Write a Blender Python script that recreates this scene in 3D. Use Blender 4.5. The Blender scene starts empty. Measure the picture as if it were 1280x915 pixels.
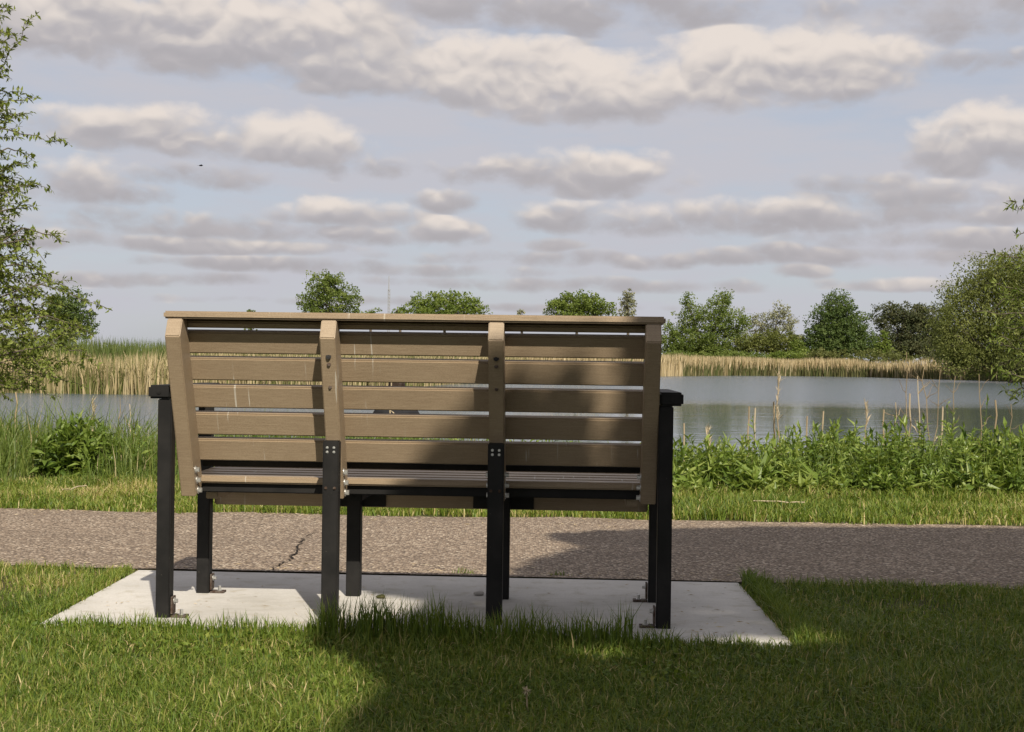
import bpy, bmesh, math, random
import numpy as np
from mathutils import Vector, Matrix

rng = np.random.default_rng(11)
random.seed(5)
R = math.radians
scene = bpy.context.scene
COL = scene.collection

# ------------------------------------------------------------------ camera
F = 1750.0                      # focal length in pixels of the 1280 px wide photo
CAM = Vector((0, 0, 0.78))
ROLL, PITCH = 0.0135, -2.5 / 1750
right = Vector((math.cos(ROLL), 0, math.sin(ROLL)))
fwd = Vector((0, math.cos(PITCH), math.sin(PITCH)))
up = right.cross(fwd).normalized()
cam_d = bpy.data.cameras.new('camera')
cam_d.sensor_width = 36
cam_d.lens = F / 1280 * 36
cam_d.clip_start, cam_d.clip_end = 0.05, 9000
cam = bpy.data.objects.new('camera', cam_d)
COL.objects.link(cam)
m3 = Matrix((right, up, -fwd)).transposed()
cam.matrix_world = Matrix.Translation(CAM) @ m3.to_4x4()
scene.camera = cam

def W(x, y, Y):
    """point of the place at depth Y that the photo shows at pixel x, y (used to read sizes off the photo)"""
    d = right * (x - 640) - up * (y - 457.5) + fwd * F
    return CAM + d * (Y / d.y)

# ------------------------------------------------------------------ sun, sky, exposure
SUN_EL, SUN_AZ = R(42), R(16)       # behind the camera, to its right
S = Vector((math.sin(SUN_AZ) * math.cos(SUN_EL), -math.cos(SUN_AZ) * math.cos(SUN_EL), math.sin(SUN_EL)))
sd = bpy.data.lights.new('sun', 'SUN')
sd.energy, sd.angle, sd.color = 4.9, R(0.53), (1, 0.91, 0.76)
so = bpy.data.objects.new('sun', sd)
so.rotation_euler = S.to_track_quat('Z', 'Y').to_euler()
COL.objects.link(so)
scene.view_settings.view_transform = 'Standard'
scene.view_settings.look = 'None'
scene.view_settings.exposure = 0.38
scene.view_settings.gamma = 1
scene.view_settings.use_curve_mapping = False
scene.cycles.max_bounces = 6
scene.cycles.transparent_max_bounces = 4
scene.cycles.diffuse_bounces = 3
scene.cycles.glossy_bounces = 3
scene.cycles.caustics_reflective = False
scene.cycles.caustics_refractive = False

class NT:
    """small node-tree writer"""
    def __init__(s, tree): s.t = tree
    def n(s, kind, **kw):
        nd = s.t.nodes.new(kind)
        for k, v in kw.items(): setattr(nd, k, v)
        return nd
    def put(s, sock, v):
        if isinstance(v, bpy.types.NodeSocket): s.t.links.new(v, sock)
        else: sock.default_value = v
    def m(s, op, a, b=0.0, c=None, clamp=False):
        nd = s.n('ShaderNodeMath', operation=op, use_clamp=clamp)
        s.put(nd.inputs[0], a); s.put(nd.inputs[1], b)
        if c is not None: s.put(nd.inputs[2], c)
        return nd.outputs[0]
    def v(s, op, a, b=(0, 0, 0)):
        nd = s.n('ShaderNodeVectorMath', operation=op)
        s.put(nd.inputs[0], a); s.put(nd.inputs[1], b)
        return nd.outputs['Value'] if op in ('LENGTH', 'DOT_PRODUCT') else nd.outputs[0]
    def smooth(s, x, lo, hi, a=0.0, b=1.0):
        nd = s.n('ShaderNodeMapRange', interpolation_type='SMOOTHSTEP')
        s.put(nd.inputs[0], x); s.put(nd.inputs[1], lo); s.put(nd.inputs[2], hi); s.put(nd.inputs[3], a); s.put(nd.inputs[4], b)
        return nd.outputs[0]
    def noise(s, vec, scale, detail=2, rough=0.5, dist=0.0):
        nd = s.n('ShaderNodeTexNoise')
        if vec is not None: s.put(nd.inputs['Vector'], vec)
        nd.inputs['Scale'].default_value = scale; nd.inputs['Detail'].default_value = detail
        nd.inputs['Roughness'].default_value = rough; nd.inputs['Distortion'].default_value = dist
        return nd
    def mix(s, f, a, b):
        nd = s.n('ShaderNodeMix', data_type='RGBA')
        s.put(nd.inputs[0], f)
        for k, v in ((6, a), (7, b)):
            s.put(nd.inputs[k], v if isinstance(v, bpy.types.NodeSocket) else (*v[:3], 1))
        return nd.outputs[2]
    def ramp(s, f, stops):
        nd = s.n('ShaderNodeValToRGB')
        s.put(nd.inputs[0], f)
        e = nd.color_ramp.elements
        while len(e) < len(stops): e.new(0.5)
        for el, (p, c) in zip(e, stops): el.position = p; el.color = (*c, 1)
        return nd.outputs[0]

def px_angles(x, y):
    d = (W(x, y, 100.0) - CAM).normalized()
    return math.atan2(d.x, d.y), math.asin(d.z)

# clouds of the sky by direction: x, y, half-width, height above the middle, depth below it, strength
CLOUDS = [
    (60, 25, 300, 60, 42, .95), (250, 40, 260, 62, 48, .95), (400, 50, 150, 60, 45, .95), (440, 85, 110, 45, 32, .9), (700, 5, 260, 26, 30, .45), (1200, 10, 200, 40, 30, .4),
    (590, 92, 140, 54, 34, 1.15), (760, 118, 160, 48, 38, 1.1), (905, 98, 120, 58, 34, 1.1), (1050, 88, 115, 62, 42, 1.2),
    (170, 165, 140, 34, 20, .85), (225, 172, 80, 36, 22, .85), (365, 190, 110, 42, 24, .92), (250, 220, 90, 14, 16, .5), (440, 210, 60, 16, 14, .5), (90, 235, 80, 30, 20, .5), (165, 245, 70, 14, 14, .5),
    (720, 220, 140, 36, 24, .75), (600, 214, 70, 16, 16, .45), (650, 210, 60, 22, 18, .6), (1225, 182, 100, 50, 34, .85), (1150, 250, 120, 22, 16, .5), (1080, 232, 60, 16, 14, .45),
    (440, 272, 100, 22, 14, .75), (550, 290, 60, 20, 13, .85), (560, 252, 50, 14, 12, .5), (260, 308, 160, 12, 10, .65), (200, 275, 120, 14, 12, .5), (900, 278, 260, 24, 18, .5), (1180, 268, 130, 18, 14, .6),
    (1005, 342, 45, 12, 9, .9), (1110, 354, 90, 11, 8, .85), (690, 310, 40, 10, 8, .8), (1215, 78, 60, 13, 12, .4),
    (330, 290, 260, 14, 12, .45), (1180, 300, 160, 13, 12, .5), (60, 300, 120, 14, 10, .5), (820, 325, 300, 9, 9, .45), (700, 355, 240, 8, 8, .5), (420, 335, 240, 9, 9, .45), (1040, 318, 180, 9, 9, .55), (560, 380, 300, 6, 6, .5), (160, 350, 140, 8, 8, .45),
]

def build_world():
    w = bpy.data.worlds.new('World')
    scene.world = w
    w.use_nodes = True
    g = bpy.data.node_groups.new('cloud_density', 'ShaderNodeTree')
    g.interface.new_socket('Dir', in_out='INPUT', socket_type='NodeSocketVector')
    g.interface.new_socket('Rise', in_out='INPUT', socket_type='NodeSocketFloat')
    g.interface.new_socket('Density', in_out='OUTPUT', socket_type='NodeSocketFloat')
    g.interface.new_socket('Tall', in_out='OUTPUT', socket_type='NodeSocketFloat')
    k = NT(g)
    gi, go = k.n('NodeGroupInput'), k.n('NodeGroupOutput')
    d = gi.outputs['Dir']
    sx = k.n('ShaderNodeSeparateXYZ'); k.put(sx.inputs[0], d)
    u = k.m('ARCTAN2', sx.outputs[0], sx.outputs[1])
    v = k.m('ADD', k.m('ARCSINE', sx.outputs[2]), gi.outputs['Rise'])
    cz = k.n('ShaderNodeCombineXYZ')
    for i, s_ in enumerate((sx.outputs[0], sx.outputs[1], k.m('MULTIPLY', k.m('SINE', v), 1.5))): k.put(cz.inputs[i], s_)
    p = cz.outputs[0]
    wn = k.noise(p, 14, 2, .5)
    ws = k.n('ShaderNodeSeparateColor'); k.put(ws.inputs[0], wn.outputs['Color'])
    u = k.m('MULTIPLY_ADD', k.m('SUBTRACT', ws.outputs[0], .5), .032, u)
    v = k.m('MULTIPLY_ADD', k.m('SUBTRACT', ws.outputs[1], .5), .014, v)
    D = None
    TW, WS = 0.0, 0.0
    n2 = k.noise(p, 11, 3, .55).outputs[0]
    for (x, y, a, bu, bd, st) in CLOUDS:
        u0, v0 = px_angles(x, y)
        du = k.m('DIVIDE', k.m('SUBTRACT', u, u0), a / F)
        dv = k.m('SUBTRACT', v, v0)
        dn = k.m('MAXIMUM', k.m('DIVIDE', dv, bu / F), k.m('DIVIDE', dv, -bd / F))
        r2 = k.m('MULTIPLY_ADD', du, du, k.m('MULTIPLY', dn, dn))
        s_ = k.m('MULTIPLY', k.m('SUBTRACT', 1.0, r2), st)
        D = s_ if D is None else k.m('MAXIMUM', D, s_)
        wt = k.m('POWER', k.m('MAXIMUM', k.m('ADD', s_, .7), 0.0), 4.0)
        tt = k.m('ADD', k.m('MULTIPLY', dv, F / max(bu, 24)), (min(st, 1.1) - .95) * .95)
        TW = k.m('MULTIPLY_ADD', wt, tt, TW); WS = k.m('ADD', wt, WS)
    D = k.m('MAXIMUM', D, -0.9)
    # the rest of the dome, above and behind the view: broken cloud
    n0 = k.noise(p, 2.6, 4, .55).outputs[0]
    high = k.smooth(sx.outputs[2], .2, .34)
    back = k.smooth(sx.outputs[1], .55, .9, 1, 0)
    other = k.m('MAXIMUM', high, back)
    D = k.m('MAXIMUM', D, k.m('ADD', k.m('MULTIPLY', k.m('SUBTRACT', n0, .49), 7.0), k.m('MULTIPLY', k.m('SUBTRACT', other, 1.0), 4.0)))
    f1 = k.noise(p, 30, 7, .60).outputs[0]
    wp = k.v('ADD', p, k.v('MULTIPLY', k.noise(p, 45, 2, .5).outputs['Color'], (.012, .012, .012)))
    def puff(q):
        tot = 0.0
        for sc_, am in ((13, 1.0), (29, .6), (63, .32)):
            n_ = k.noise(q, sc_, 0, .5).outputs[0]
            tot = k.m('MULTIPLY_ADD', k.m('ABSOLUTE', k.m('SUBTRACT', n_, .5)), 2.6 * am, tot)
        return tot
    b0, b1 = puff(wp), puff(k.v('ADD', wp, (0, 0, .010)))
    D = k.m('ADD', D, k.m('MULTIPLY', k.m('SUBTRACT', f1, .5), 1.7))
    D = k.m('ADD', D, k.m('MULTIPLY_ADD', b0, .85, -.42))
    k.put(go.inputs[0], D)
    T = k.m('DIVIDE', TW, k.m('ADD', WS, .02))
    T = k.m('ADD', k.m('MULTIPLY', T, k.m('SUBTRACT', 1.0, other)), k.m('MULTIPLY', other, -.05))
    T = k.m('ADD', T, k.m('MULTIPLY', k.m('SUBTRACT', b0, b1), .85))
    T = k.m('ADD', T, k.m('MULTIPLY', k.m('SUBTRACT', f1, .5), .5))
    k.put(go.inputs[1], T)

    t = w.node_tree
    t.nodes.clear()
    k = NT(t)
    tc = k.n('ShaderNodeTexCoord')
    dr = k.v('NORMALIZE', tc.outputs['Generated'])
    nd = k.n('ShaderNodeGroup'); nd.node_tree = g
    k.put(nd.inputs[0], dr); nd.inputs[1].default_value = 0.0
    d0, tall = nd.outputs[0], nd.outputs[1]
    sky = k.n('ShaderNodeTexSky', sky_type='NISHITA', sun_disc=False)
    sky.sun_elevation = SUN_EL
    sky.sun_rotation = math.pi - SUN_AZ
    sky.air_density, sky.dust_density, sky.ozone_density = 1.0, 1.2, 1.5
    sz = k.n('ShaderNodeSeparateXYZ'); k.put(sz.inputs[0], dr)
    el = sz.outputs[2]
    # thin high veil of cloud over the blue
    veil_n = k.noise(k.v('MULTIPLY', dr, (1, 1, 5)), 5.0, 5, .6).outputs[0]
    veil = k.smooth(veil_n, .3, .64, .55, 1.0)
    veil = k.m('MAXIMUM', veil, k.smooth(el, 0.10, 0.0, 0, .55))
    base = k.mix(veil, k.mix(.45, sky.outputs[0], (2.7, 3.05, 3.8)), (4.2, 4.2, 4.6))
    lit = k.smooth(tall, -.75, .75)
    lit = k.m('ADD', lit, k.smooth(d0, .75, .0, 0, .06), clamp=True)
    cc = k.ramp(lit, [(0.0, (.325, .308, .322)), (.35, (.378, .356, .366)), (.65, (.475, .438, .422)), (1.0, (.63, .565, .515))])
    cc = k.v('MULTIPLY', cc, (10, 10, 10))
    alpha = k.smooth(d0, -.36, .70, 0, .93)
    col = k.mix(alpha, base, cc)
    low = k.smooth(el, -.002, -.05)
    col = k.mix(low, col, (1.0, 1.1, .9))
    bg = k.n('ShaderNodeBackground'); k.put(bg.inputs[0], col); bg.inputs[1].default_value = 0.1
    out = k.n('ShaderNodeOutputWorld')
    t.links.new(bg.outputs[0], out.inputs[0])
build_world()

# ------------------------------------------------------------------ helpers
def tag(o, label=None, cat=None, group=None, kind=None):
    if label: o['label'] = label
    if cat: o['category'] = cat
    if group: o['group'] = group
    if kind: o['kind'] = kind
    return o

def empty(name, loc=(0, 0, 0), rz=0.0):
    o = bpy.data.objects.new(name, None)
    o.empty_display_size = 0.1
    o.location = loc
    o.rotation_euler = (0, 0, rz)
    COL.objects.link(o)
    return o

def link(name, me, mat, parent=None):
    o = bpy.data.objects.new(name, me)
    for mm in (mat if isinstance(mat, (list, tuple)) else [mat]): me.materials.append(mm)
    o.parent = parent
    COL.objects.link(o)
    return o

def mesh_np(name, verts, polys, mat, parent=None, tint=None, smooth=False):
    """verts (N,3); polys: list of (M,k) index arrays; tint: float per vertex"""
    me = bpy.data.meshes.new(name)
    verts = np.ascontiguousarray(verts, dtype=np.float32)
    me.vertices.add(len(verts))
    me.vertices.foreach_set('co', verts.ravel())
    idx = np.concatenate([p.ravel() for p in polys]).astype(np.int32)
    tot = np.concatenate([np.full(len(p), p.shape[1]) for p in polys]).astype(np.int32)
    st = np.concatenate([[0], np.cumsum(tot)[:-1]]).astype(np.int32)
    me.loops.add(len(idx)); me.loops.foreach_set('vertex_index', idx)
    me.polygons.add(len(tot)); me.polygons.foreach_set('loop_start', st)
    me.polygons.foreach_set('loop_total', tot)
    if tint is not None:
        a = me.attributes.new('tint', 'FLOAT', 'POINT')
        a.data.foreach_set('value', np.ascontiguousarray(tint, dtype=np.float32))
    me.update(calc_edges=True)
    me.polygons.foreach_set('use_smooth', np.full(len(tot), smooth))
    return link(name, me, mat, parent)

class Geo:
    """collects numpy pieces into one mesh"""
    def __init__(s): s.v, s.t, s.p, s.n = [], [], {}, 0
    def add(s, verts, polys, tint):
        verts = verts.reshape(-1, 3)
        for p in polys: s.p.setdefault(p.shape[1], []).append(p + s.n)
        s.v.append(verts); s.t.append(np.broadcast_to(np.asarray(tint, dtype=float), (len(verts),)))
        s.n += len(verts)
    def build(s, name, mat, parent=None, smooth=False):
        return mesh_np(name, np.concatenate(s.v), [np.concatenate(p) for p in s.p.values()], mat, parent, np.concatenate(s.t), smooth)

def blades(geo, pos, h, w, lean, tint, yaw=None):
    n = len(pos)
    yaw = rng.uniform(0, 2 * np.pi, n) if yaw is None else yaw
    bd = np.stack([np.cos(yaw), np.sin(yaw), np.zeros(n)], 1)
    fy = yaw + np.pi / 2 + rng.uniform(-.9, .9, n)
    sd_ = np.stack([np.cos(fy), np.sin(fy), np.zeros(n)], 1)
    V = np.empty((n, 5, 3))
    h, w, lean = h[:, None], w[:, None], lean[:, None]
    z = np.array([[0, 0, 1.0]])
    V[:, 0] = pos - sd_ * w * .5; V[:, 1] = pos + sd_ * w * .5
    mid = pos + z * h * .58 + bd * h * lean * .30
    V[:, 2] = mid + sd_ * w * .42; V[:, 3] = mid - sd_ * w * .42
    V[:, 4] = pos + z * h * (1 - .25 * lean ** 2) + bd * h * lean
    b = np.arange(n)[:, None] * 5
    geo.add(V, [b + np.array([[0, 1, 2, 3]]), b + np.array([[3, 2, 4]])], np.repeat(tint, 5))

def unit(a): return a / np.maximum(np.linalg.norm(a, axis=-1, keepdims=True), 1e-9)

def leaves(geo, pos, d, L, Wd, tint, fold=.25, droop=.15):
    """lance leaves with a folded midrib: pos (n,3) base, d (n,3) direction"""
    n = len(pos)
    d = unit(d)
    side = unit(np.cross(d, rng.normal(0, .45, (n, 3)) + np.array([0, 0, 1.0])))
    nor = np.cross(side, d)
    L, Wd = np.broadcast_to(L, (n,))[:, None], np.broadcast_to(Wd, (n,))[:, None]
    V = np.empty((n, 5, 3))
    V[:, 0] = pos
    c = pos + d * L * .42
    V[:, 1] = c + side * Wd * .5 + nor * Wd * fold
    V[:, 2] = c
    V[:, 3] = c - side * Wd * .5 + nor * Wd * fold
    V[:, 4] = pos + d * L - nor * L * droop
    b = np.arange(n)[:, None] * 5
    geo.add(V, [np.concatenate([b + np.array([[0, 2, 1]]), b + np.array([[0, 3, 2]]), b + np.array([[1, 2, 4]]), b + np.array([[2, 3, 4]])])],
            np.repeat(np.broadcast_to(tint, (n,)), 5))

def quads(geo, pos, L, Wd, tint, d=None):
    """one diamond per leaf clump, for crowns far away"""
    n = len(pos)
    d = unit(rng.normal(size=(n, 3))) if d is None else unit(d)
    side = unit(np.cross(d, rng.normal(size=(n, 3))))
    L, Wd = np.broadcast_to(L, (n,))[:, None], np.broadcast_to(Wd, (n,))[:, None]
    V = np.stack([pos - d * L * .5, pos + side * Wd * .5, pos + d * L * .5, pos - side * Wd * .5], 1)
    b = np.arange(n)[:, None] * 4
    geo.add(V, [b + np.array([[0, 1, 2, 3]])], np.repeat(np.broadcast_to(tint, (n,)), 4))

def tube(geo, pts, radii, sides=7, tint=.5):
    pts = np.asarray([tuple(p) for p in pts], float); k = len(pts)
    radii = np.broadcast_to(radii, (k,))
    tg = np.gradient(pts, axis=0); tg = unit(tg)
    ref = np.array([1.0, 0, 0]) if abs(tg[0, 2]) > .7 else np.array([0, 0, 1.0])
    a = unit(np.cross(tg, ref)); b = np.cross(tg, a)
    an = np.linspace(0, 2 * np.pi, sides, endpoint=False)
    V = pts[:, None] + radii[:, None, None] * (np.cos(an)[None, :, None] * a[:, None] + np.sin(an)[None, :, None] * b[:, None])
    i = np.arange(k - 1)[:, None] * sides; j = np.arange(sides)[None]
    q = np.stack([i + j, i + (j + 1) % sides, i + sides + (j + 1) % sides, i + sides + j], -1).reshape(-1, 4)
    cap = np.stack([np.arange(sides)[::-1], (k - 1) * sides + np.arange(sides)])
    geo.add(V, [q, cap], tint)

def wobble(a, b, n, amp):
    t = np.linspace(0, 1, n)[:, None]
    a, b = np.array(tuple(a), float), np.array(tuple(b), float)
    p = a + (b - a) * t
    p[1:-1] += rng.normal(0, amp, (n - 2, 3))
    return p

def fnoise(x, y, s=1.0, seed=0):
    """smooth value noise, 0..1"""
    r_ = np.random.default_rng(seed); T = r_.random((64, 64))
    x, y = np.asarray(x) * s + 300.0, np.asarray(y) * s + 300.0
    xi, yi = np.floor(x).astype(int), np.floor(y).astype(int)
    fx, fy = x - xi, y - yi
    fx, fy = fx * fx * (3 - 2 * fx), fy * fy * (3 - 2 * fy)
    g_ = lambda i, j: T[i % 64, j % 64]
    return (g_(xi, yi) * (1 - fx) + g_(xi + 1, yi) * fx) * (1 - fy) + (g_(xi, yi + 1) * (1 - fx) + g_(xi + 1, yi + 1) * fx) * fy

# ------------------------------------------------------------------ materials
def material(name):
    mt = bpy.data.materials.new(name); mt.use_nodes = True
    mt.node_tree.nodes.clear()
    k = NT(mt.node_tree)
    out = k.n('ShaderNodeOutputMaterial')
    return mt, k, out

def principled(k, out, col, rough=.6, spec=.4, metal=0.0, normal=None):
    b = k.n('ShaderNodeBsdfPrincipled')
    k.put(b.inputs['Base Color'], col if isinstance(col, bpy.types.NodeSocket) else (*col, 1))
    k.put(b.inputs['Roughness'], rough); k.put(b.inputs['Metallic'], metal)
    k.put(b.inputs['Specular IOR Level'], spec)
    if normal is not None: k.put(b.inputs['Normal'], normal)
    k.t.links.new(b.outputs[0], out.inputs[0])
    return b

def leaf_mat(name, stops, trans=.35, rough=.5, spec=.25, patch=0.0, patch_scale=.3):
    mt, k, out = material(name)
    at = k.n('ShaderNodeAttribute'); at.attribute_name = 'tint'
    f = at.outputs['Fac']
    if patch:
        nz = k.noise(k.n('ShaderNodeTexCoord').outputs['Object'], patch_scale, 3, .55).outputs[0]
        f = k.m('ADD', f, k.m('MULTIPLY', k.m('SUBTRACT', nz, .5), patch), clamp=True)
    c = k.ramp(f, stops)
    b = k.n('ShaderNodeBsdfPrincipled')
    k.put(b.inputs['Base Color'], c); b.inputs['Roughness'].default_value = rough; b.inputs['Specular IOR Level'].default_value = spec
    tr = k.n('ShaderNodeBsdfTranslucent'); k.put(tr.inputs[0], k.v('MULTIPLY', c, (1.25, 1.2, .75)))
    mx = k.n('ShaderNodeMixShader'); mx.inputs[0].default_value = trans
    k.t.links.new(b.outputs[0], mx.inputs[1]); k.t.links.new(tr.outputs[0], mx.inputs[2])
    k.t.links.new(mx.outputs[0], out.inputs[0])
    return mt

def bump(k, h, strength, dist):
    b = k.n('ShaderNodeBump'); b.inputs['Strength'].default_value = strength; b.inputs['Distance'].default_value = dist
    k.put(b.inputs['Height'], h)
    return b.outputs[0]

def make_materials():
    M = {}
    # lumber of recycled plastic, tan
    mt, k, out = material('tan_lumber')
    tc = k.n('ShaderNodeTexCoord').outputs['Object']
    fine = k.noise(tc, 420, 3, .7).outputs[0]
    grain = k.noise(k.v('MULTIPLY', tc, (3, 60, 60)), 6, 4, .6).outputs[0]
    big = k.noise(tc, 4, 3, .5).outputs[0]
    c = k.mix(k.smooth(big, .3, .7), (.278, .210, .141), (.312, .239, .163))
    c = k.mix(k.smooth(fine, .38, .66, 0, .55), c, (.16, .115, .068))
    c = k.mix(k.smooth(grain, .4, .72, 0, .38), c, (.385, .305, .21))
    # pale drip marks, thin and upright, here and there
    drip = k.noise(k.v('MULTIPLY', tc, (95, 5, 4.5)), 1.0, 2, .5).outputs[0]
    where = k.noise(k.v('MULTIPLY', tc, (5, 2, 2)), 1.0, 2, .5).outputs[0]
    f = k.m('MULTIPLY', k.smooth(drip, .665, .72), k.smooth(where, .47, .58, 0, .8))
    c = k.mix(f, c, (.55, .52, .46))
    principled(k, out, c, .52, .42, 0, bump(k, k.m('ADD', fine, grain), .35, .0012))
    M['tan'] = mt
    # black lumber
    mt, k, out = material('black_lumber')
    tc = k.n('ShaderNodeTexCoord').outputs['Object']
    fine = k.noise(tc, 300, 3, .7).outputs[0]
    sp = k.n('ShaderNodeTexVoronoi'); k.put(sp.inputs['Vector'], tc); sp.inputs['Scale'].default_value = 70
    dust = k.smooth(sp.outputs['Distance'], .10, .02, 0, 1)
    msk = k.smooth(k.noise(tc, 25, 2).outputs[0], .55, .68)
    c = k.mix(k.smooth(k.noise(tc, 9, 4, .6).outputs[0], .35, .7), (.0085, .0082, .0082), (.017, .016, .0155))
    c = k.mix(k.m('MULTIPLY', dust, msk), c, (.13, .12, .10))
    principled(k, out, c, .6, .22, 0, bump(k, fine, .3, .001))
    M['black'] = mt
    # zinc hardware and rusty plate
    mt, k, out = material('zinc')
    principled(k, out, (.55, .55, .53), .42, .5, .85); M['zinc'] = mt
    mt, k, out = material('rusty_steel')
    nz = k.noise(k.n('ShaderNodeTexCoord').outputs['Object'], 60, 4, .6).outputs[0]
    principled(k, out, k.mix(k.smooth(nz, .4, .6), (.055, .032, .022), (.105, .085, .07)), .75, .3, .2); M['rust'] = mt
    # concrete
    mt, k, out = material('concrete')
    tc = k.n('ShaderNodeTexCoord').outputs['Object']
    a = k.noise(tc, 3.0, 6, .6).outputs[0]; b = k.noise(tc, 160, 3, .65).outputs[0]; d = k.noise(tc, 14, 4, .6).outputs[0]
    c = k.mix(k.smooth(a, .3, .7), (.44, .425, .40), (.55, .53, .50))
    c = k.mix(k.smooth(b, .35, .7, 0, .3), c, (.33, .315, .29))
    c = k.mix(k.smooth(d, .52, .70, 0, .5), c, (.33, .30, .235))
    br = k.noise(k.v('MULTIPLY', tc, (2, 140, 1)), 1.5, 3, .6).outputs[0]
    c = k.mix(k.smooth(br, .4, .7, 0, .25), c, (.30, .285, .26))
    st = k.noise(k.v('MULTIPLY', tc, (1, 1.6, 1)), 1.9, 5, .65).outputs[0]
    c = k.mix(k.smooth(st, .56, .68, 0, .28), c, (.27, .25, .21))
    vo = k.n('ShaderNodeTexVoronoi'); k.put(vo.inputs['Vector'], tc); vo.inputs['Scale'].default_value = 26
    c = k.mix(k.m('MULTIPLY', k.smooth(vo.outputs['Distance'], .12, .05), k.smooth(d, .5, .6)), c, (.16, .15, .14))
    principled(k, out, c, .85, .25, 0, bump(k, b, .25, .002)); M['concrete'] = mt
    # chip-seal path
    mt, k, out = material('chip_path')
    tc = k.n('ShaderNodeTexCoord').outputs['Object']
    v1 = k.n('ShaderNodeTexVoronoi'); k.put(v1.inputs['Vector'], tc); v1.inputs['Scale'].default_value = 98; v1.inputs['Randomness'].default_value = 1
    cs = k.n('ShaderNodeSeparateColor'); k.put(cs.inputs[0], v1.outputs['Color'])
    c = k.ramp(cs.outputs[0], [(0, (.105, .077, .055)), (.3, (.205, .154, .112)), (.6, (.29, .222, .163)), (.86, (.39, .31, .235)), (1, (.62, .53, .42))])
    c = k.mix(k.smooth(v1.outputs['Distance'], .42, .75, 0, .75), c, (.05, .041, .036))
    pn = k.noise(k.v('MULTIPLY', tc, (.5, 1.4, 1)), 1.6, 5, .65).outputs[0]
    c = k.mix(k.smooth(pn, .4, .75, 0, .35), c, (.125, .095, .073))
    principled(k, out, c, .85, .3, 0, bump(k, k.m('SUBTRACT', 1.0, v1.outputs['Distance']), .9, .006)); M['path'] = mt
    mt, k, out = material('crack_dark'); principled(k, out, (.018, .015, .013), .9, .1); M['crack'] = mt
    # soil and turf under the blades
    mt, k, out = material('turf_soil')
    tc = k.n('ShaderNodeTexCoord').outputs['Object']
    a = k.noise(tc, 2.2, 5, .6).outputs[0]; b = k.noise(tc, 60, 4, .7).outputs[0]
    c = k.mix(k.smooth(a, .35, .7), (.040, .052, .016), (.085, .072, .036))
    c = k.mix(k.smooth(b, .4, .7, 0, .6), c, (.12, .095, .055))
    principled(k, out, c, .95, .1, 0, bump(k, b, .6, .02)); M['soil'] = mt
    # water: calm near, wind-ruffled far
    mt, k, out = material('lake_water')
    ge = k.n('ShaderNodeNewGeometry').outputs['Position']
    sx = k.n('ShaderNodeSeparateXYZ'); k.put(sx.inputs[0], ge)
    patch = k.noise(k.v('MULTIPLY', ge, (.03, .06, 1)), 1.0, 3, .55).outputs[0]
    yy = k.m('ADD', sx.outputs[1], k.m('MULTIPLY', k.m('SUBTRACT', patch, .5), 26))
    lim = k.smooth(sx.outputs[0], -6, 6, 16, 40)
    ruff = k.smooth(k.m('SUBTRACT', yy, lim), 0, 16)
    r1 = k.noise(k.v('MULTIPLY', ge, (1.0, 1.6, 1)), 2.6, 3, .6).outputs[0]
    r2 = k.noise(k.v('MULTIPLY', ge, (.5, 1.2, 1)), 1.1, 2, .5).outputs[0]
    h = k.m('ADD', k.m('MULTIPLY', r1, k.m('MULTIPLY_ADD', ruff, .085, .003)), k.m('MULTIPLY', r2, k.m('MULTIPLY_ADD', ruff, .06, .009)))
    b = k.n('ShaderNodeBump'); b.inputs['Strength'].default_value = 1; b.inputs['Distance'].default_value = 1.0
    k.put(b.inputs['Height'], h)
    pr = principled(k, out, (.068, .090, .110), k.m('MULTIPLY_ADD', ruff, .10, .07), .5, 0, b.outputs[0])
    pr.inputs['IOR'].default_value = 1.33
    M['water'] = mt
    # bark
    mt, k, out = material('bark')
    tc = k.n('ShaderNodeTexCoord').outputs['Object']
    nz = k.noise(k.v('MULTIPLY', tc, (8, 8, 1.5)), 2, 4, .6).outputs[0]
    principled(k, out, k.mix(nz, (.05, .04, .03), (.15, .125, .10)), .9, .2); M['bark'] = mt
    # greens
    M['lawn'] = leaf_mat('lawn_blade', [(0, (.042, .085, .010)), (.40, (.122, .184, .024)), (.68, (.21, .252, .044)), (.84, (.29, .27, .075)), (1, (.52, .43, .22))], .35, .5, .3, .35, 1.3)
    M['tall'] = leaf_mat('tall_grass_blade', [(0, (.060, .100, .018)), (.5, (.130, .185, .036)), (.8, (.21, .245, .065)), (.92, (.32, .30, .12)), (1, (.50, .42, .25))], .38, .5, .3, .35, .8)
    M['weed'] = leaf_mat('weed_leaf', [(0, (.055, .100, .016)), (.5, (.145, .215, .034)), (1, (.28, .34, .085))], .38, .42, .4, .3, 2.0)
    M['dry'] = leaf_mat('dry_stalk', [(0, (.22, .165, .10)), (.5, (.38, .30, .19)), (1, (.55, .47, .34))], .1, .8, .15)
    M['reed_dry'] = leaf_mat('dry_reed', [(0, (.11, .135, .035)), (.2, (.22, .20, .09)), (.5, (.42, .345, .20)), (1, (.62, .52, .34))], .25, .7, .15, .35, .35)
    M['reed_far'] = leaf_mat('dry_reed_far', [(0, (.085, .105, .035)), (.2, (.21, .18, .09)), (.5, (.43, .345, .205)), (1, (.62, .52, .35))], .25, .7, .15, .3, .12)
    M['reed_green'] = leaf_mat('green_reed', [(0, (.060, .095, .025)), (.6, (.115, .150, .042)), (1, (.21, .22, .09))], .3, .6, .2, .3, .2)
    def crown(key, a, b, c, tr=.3): M[key] = leaf_mat(key + '_leaves', [(0, a), (.5, b), (1, c)], tr, .55, .22, .45, .5)
    crown('olive_near', (.10, .14, .024), (.195, .24, .050), (.32, .36, .11), .45)
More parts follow.
